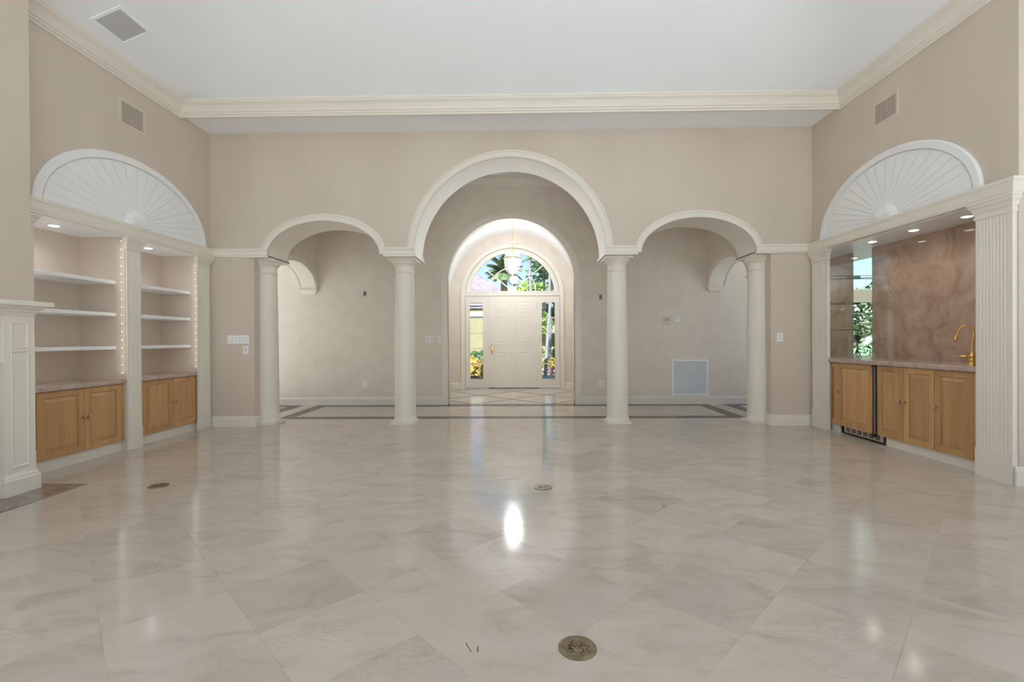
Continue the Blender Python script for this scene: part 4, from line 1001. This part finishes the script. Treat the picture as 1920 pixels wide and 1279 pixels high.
ground('side_paving_a', -7.0, -4.75, -4.4, 6.9, -.06, PAVE, 'narrow pale paving along the outside of the bookcase wall')
ground('side_paving_b', 6.0, 7.0, -4.4, 6.9, -.06, PAVE, 'narrow pale paving along the outside of the alcove wall')
ground('mulch_bed', 1.2, 7.0, 16.0, 19.5, -.04, MULCH, 'strip of purple-brown mulch beyond the walkway')

def leafcloud(rx, ry, rz, n, size, seed, flat=.4, shell=.55):
    rnd = random.Random(seed); mb = MB()
    for k in range(n):
        th = rnd.uniform(0, 2*PI); cz = rnd.uniform(-1, 1); q = (1-cz*cz)**.5; r = shell+(1-shell)*rnd.random()
        p = Vector((rx*q*math.cos(th)*r, ry*q*math.sin(th)*r, rz*cz*r))
        d = Vector((rnd.uniform(-1,1), rnd.uniform(-1,1), rnd.uniform(-.4,1))).normalized(); e = d.orthogonal().normalized()
        e = (Matrix.Rotation(rnd.uniform(0, 2*PI), 3, d) @ e)
        L_ = size*rnd.uniform(.7, 1.3); w_ = L_*flat
        mb.face([p-d*L_*.5, p+e*w_*.5, p+d*L_*.5, p-e*w_*.5])
    return mb
def shrub(name, x, y, z, rx, ry, rz, n, size, m, lab, cat='shrub', group=None, flat=.4, stem=True):
    t = thing(name, lab, cat, (x, y, z), group)
    mb = leafcloud(rx, ry, rz, n, size, hash((round(x*10), round(y*10), n)) & 0xffff, flat)
    mb.v = [(a+x, b+y, c+z+rz) for a, b, c in mb.v]
    o = mb.build('foliage', m, t, recalc=False); o['kind'] = 'stuff'
    if stem: MB().tube([(x,y,z-.05),(x,y,z+rz)], .04, 6).build('stem', TRUNK2, t)
    return t
def tree(name, x, y, h, rx, rz, n, size, m, lab, lean=(0,0), tr=.12, tm=TRUNK2):
    t = thing(name, lab, 'tree', (x, y, -.1))
    MB().tube([(x,y,-.1),(x+lean[0]*.5,y+lean[1]*.5,h*.5),(x+lean[0],y+lean[1],h)], [tr,tr*.8,tr*.5], 8).build('trunk', tm, t, smooth=60)
    mb = MB()
    for k in range(6):
        rnd = random.Random(k*7+int(x*10)); q = leafcloud(rx*.6, rx*.6, rz*.55, n//6, size, k+int(y*10))
        ox, oy, oz = rnd.uniform(-.5,.5)*rx, rnd.uniform(-.5,.5)*rx, rnd.uniform(-.5,.5)*rz
        q.v = [(a+x+lean[0]+ox, b+y+lean[1]+oy, c+h+oz) for a, b, c in q.v]; add(mb, q)
    o = mb.build('foliage', m, t, recalc=False); o['kind'] = 'stuff'
def frond_mesh(L_, leaf, n=34, droop=.5):
    mb = MB(); pts = []
    for k in range(n+1):
        f = k/n; pts.append(Vector((L_*f*(1-.12*f), 0, L_*(.45*f-droop*f*f))))
    for k in range(1, n+1):
        p = pts[k]; d = (pts[k]-pts[k-1]).normalized(); f = k/n; l = leaf*math.sin(PI*min(1, .15+f*.85))**.6
        for s in (-1, 1):
            e = Vector((d.x*.55, s*.8, d.z*.5-.22)).normalized()*l; w_ = d*.02
            mb.face([p-w_, p+w_, p+e])
    mb.tube([pts[0], pts[n//3], pts[2*n//3], pts[n]], [.03,.02,.012,.004], 5)
    return mb
def palm(name, x, y, h, lab, L_=1.6, leaf=.75, nf=24, tr=.14, lean=(0,0), tm=TRUNK, m=G1, z0=-.1):
    t = thing(name, lab, 'palm tree', (x, y, z0))
    MB().tube([(x,y,z0),(x+lean[0]*.35,y,h*.4),(x+lean[0]*.7,y,h*.72),(x+lean[0],y+lean[1],h)], [tr*1.15,tr,tr*.9,tr*.8], 10).build('trunk', tm, t, smooth=60)
    f0 = None; rnd = random.Random(int(x*100+y))
    for k in range(nf):
        if f0 is None: q = frond_mesh(L_, leaf).build('frond', m, org=(0,0,0), recalc=False); f0 = q
        else: q = f0.copy(); COL.objects.link(q)
        q.parent = t; q.location = (lean[0], lean[1], h-z0)
        q.rotation_euler = (0, rnd.uniform(-1.15, .55), 2*PI*k/nf+rnd.uniform(-.2,.2))
def px(x, y, Y):     # pixel column/row -> world point at depth Y
    d = fw + rt*((x-960)/FPX) - up*((y-639.5)/FPX); k = (Y-CAM.y)/d.y; return CAM + d*k
# neighbouring building with hip roof
BY = 27.0; xr = px(985, 600, BY).x; ze = px(890, 578, BY).z
t = thing('neighbour_house', 'yellow stucco house with a pale pink tiled hip roof seen through the door glass', 'house', (xr-5, BY, -.1))
MB().box(xr-11, xr-.35, BY, BY+9, -.1, ze-.02).build('wall', YWALL, t)
MB().box(xr-11.06, xr-.29, BY-.06, BY+9.06, px(890,594,BY).z, px(890,585,BY).z).build('cornice_band', OWHITE, t)
MB().box(xr-11.6, xr, BY-.12, BY+9.6, ze-.02, ze+.05).build('eave', ROOF, t)
rs = .69; hd = 4.4
p = [(xr-11.6,BY-.12,ze+.05),(xr,BY-.12,ze+.05),(xr,BY+9.6,ze+.05),(xr-11.6,BY+9.6,ze+.05)]; q = [(xr-11.6+4.8,BY+4.5,ze+.05+5.1*rs),(xr-4.8,BY+4.5,ze+.05+5.1*rs)]
rf = MB(); rf.face([p[0],p[1],q[1],q[0]]); rf.face([p[1],p[2],q[1]]); rf.face([p[2],p[3],q[0],q[1]]); rf.face([p[3],p[0],q[0]]); rf.face(p)
RF = rf.build('roof', ROOF, t)
proto = {}
nr = 15; dy_ = .28
for k in range(nr):
    yy = BY-.14+dy_*k; zz = ze+.06+rs*dy_*k
    xa, xb = xr-6.0, xr+.02-(dy_*k)*.945
    n = int((xb-xa)/.36)
    for j in range(n):
        x1 = xb-.36*j
        if 'a' not in proto:
            m_ = MB(); m_.prism([(x1-.352,yy,zz+.07),(x1-.352,yy+.33,zz+.33*rs-.01),(x1-.352,yy+.33,zz+.33*rs+.02),(x1-.352,yy,zz+.10)], (.352,0,0)); c = m_.build('roof_tile', ROOF, RF); proto['a'] = (c, x1, yy, zz)
        else:
            c0, xx, y_, z_ = proto['a']; c = c0.copy(); COL.objects.link(c); c.location = (x1-xx, yy-y_, zz-z_)
# garden wall
gx = px(1000, 640, 30).x
t = thing('garden_wall', 'low yellow garden wall with a white coping beyond the flower beds', 'garden wall', (gx+5, 30, -.1))
MB().box(gx-.3, gx+10, 30, 30.3, -.1, px(1029,628,30).z-.1).build('wall', YWALL, t); MB().box(gx-.35, gx+10.1, 29.92, 30.38, px(1029,631,30).z, px(1029,625,30).z).build('coping', OWHITE, t)
# planting seen through the glass
c = px(945, 508, 20); palm('sabal_palm', c.x, 20, c.z-.1, 'shaggy green palm behind the lantern, beside the tiled roof', L_=.95, leaf=.42, nf=40, tr=.17, tm=TRUNK2)
c = px(998, 470, 23); palm('slender_palm', px(1000,600,23).x, 23, c.z+1.2, 'tall slender grey palm trunk rising past the fanlight', L_=1.4, nf=16, tr=.075, lean=(-.25,0))
c = px(1030, 505, 19.4); palm('slender_palm', px(1031,600,19.4).x, 19.4, c.z+2.2, 'second slender grey palm trunk close to the fanlight edge', L_=1.3, nf=14, tr=.06)
c = px(1022, 690, 15.5); d_ = px(1032, 568, 15.5); palm('leaning_palm', c.x, 15.5, d_.z+1.5, 'leaning pale palm trunk seen through the hinge-side sidelight', L_=1.2, nf=14, tr=.052, lean=((d_.x-c.x)*1.7, 0), z0=-.06)
c = px(1020, 505, 27); tree('dark_leaf_tree', c.x, 27, c.z, 1.1, .8, 900, .28, G3, 'dark leafy tree behind the slender palms')
c = px(1000, 538, 33); tree('bright_tree', c.x, 33, c.z-.3, 1.9, .9, 1500, .3, G2, 'bright green tree low behind the fanlight bars')
c = px(1040, 535, 39); tree('bright_tree', c.x+1.2, 39, c.z, 1.9, 1.3, 1500, .3, G2, 'bright green tree behind the second slender palm')
c = px(1029, 585, 28); tree('dark_leaf_tree', c.x+.7, 28.4, c.z, 1.6, 1.0, 1500, .26, G3, 'dark green tree above the garden wall')
c = px(1022, 600, 26); shrub('bright_shrub', c.x-.3, 26, c.z-1.0, .8, .7, .75, 900, .22, G2, 'bright green shrub in front of the dark tree above the garden wall')
c = px(1020, 668, 19); shrub('bright_shrub', c.x, 20.5, -.1, 1.3, .6, .48, 1000, .18, G2, 'bright green shrub low behind the leaning palm trunk')
c = px(1035, 678, 18.5); shrub('yellow_flower_bush', c.x, 18.6, -.04, .42, .35, .27, 600, .11, G4, 'yellow flowering bush at the foot of the leaning palm')
c = px(1040, 655, 20); shrub('dark_shrub', c.x+.1, 19.6, .35, .25, .25, .25, 300, .12, G3, 'small dark round shrub above the yellow flowers')
c = px(1020, 690, 16.4); shrub('pink_flower_bed', c.x+.2, 16.6, -.04, .75, .3, .12, 500, .09, G6, 'low pink flowers along the walkway edge')
c = px(897, 675, 22); shrub('dark_hedge', c.x+.3, 22, -.1, 1.2, .5, .40, 1500, .14, G3, 'clipped dark green hedge before the yellow house wall')
c = px(884, 675, 19); shrub('croton_bush', c.x, 18.5, -.1, .28, .28, .33, 500, .14, G4, 'yellow croton bush next to the dark hedge')
c = px(898, 692, 15); shrub('croton_bush', c.x, 14.6, -.05, .36, .34, .30, 700, .13, G5, 'orange and yellow croton bush close to the latch-side sidelight')
c = px(886, 705, 14); shrub('pink_flower_bed', c.x-.1, 13.6, -.05, .35, .3, .10, 350, .09, G6, 'low pink flowers below the orange croton bush')
# planting behind the room, seen in the bar mirror
for k, (x, y, r_, h_, m_) in enumerate(((-7.5,-13,1.6,1.5,G2),(-4.6,-14,1.5,1.3,G2),(-1.8,-13.5,1.5,1.4,G2),(-10.4,-12.6,1.7,1.7,G2),(-13.2,-12.2,1.7,1.8,G2),(-16.0,-12.6,1.7,1.9,G2),(-11.8,-15.5,2.2,2.3,G1),(-15.5,-16,2.2,2.4,G1),(-8.4,-16,2.2,2.2,G1))):
    shrub('patio_shrub', x, y, -.1, r_*.8, 1.0, h_, 1300, .3, m_, 'bright green shrub at the patio edge, reflected in the bar mirror' if m_ is G2 else 'tall dull green shrub behind the bright patio shrubs', group='shrubs along the patio')
palm('patio_palm', -7.3, -8.6, 1.3, 'young palm in the patio planting behind the photographer', L_=1.5, leaf=.7, nf=18, tr=.13, tm=TRUNK2)
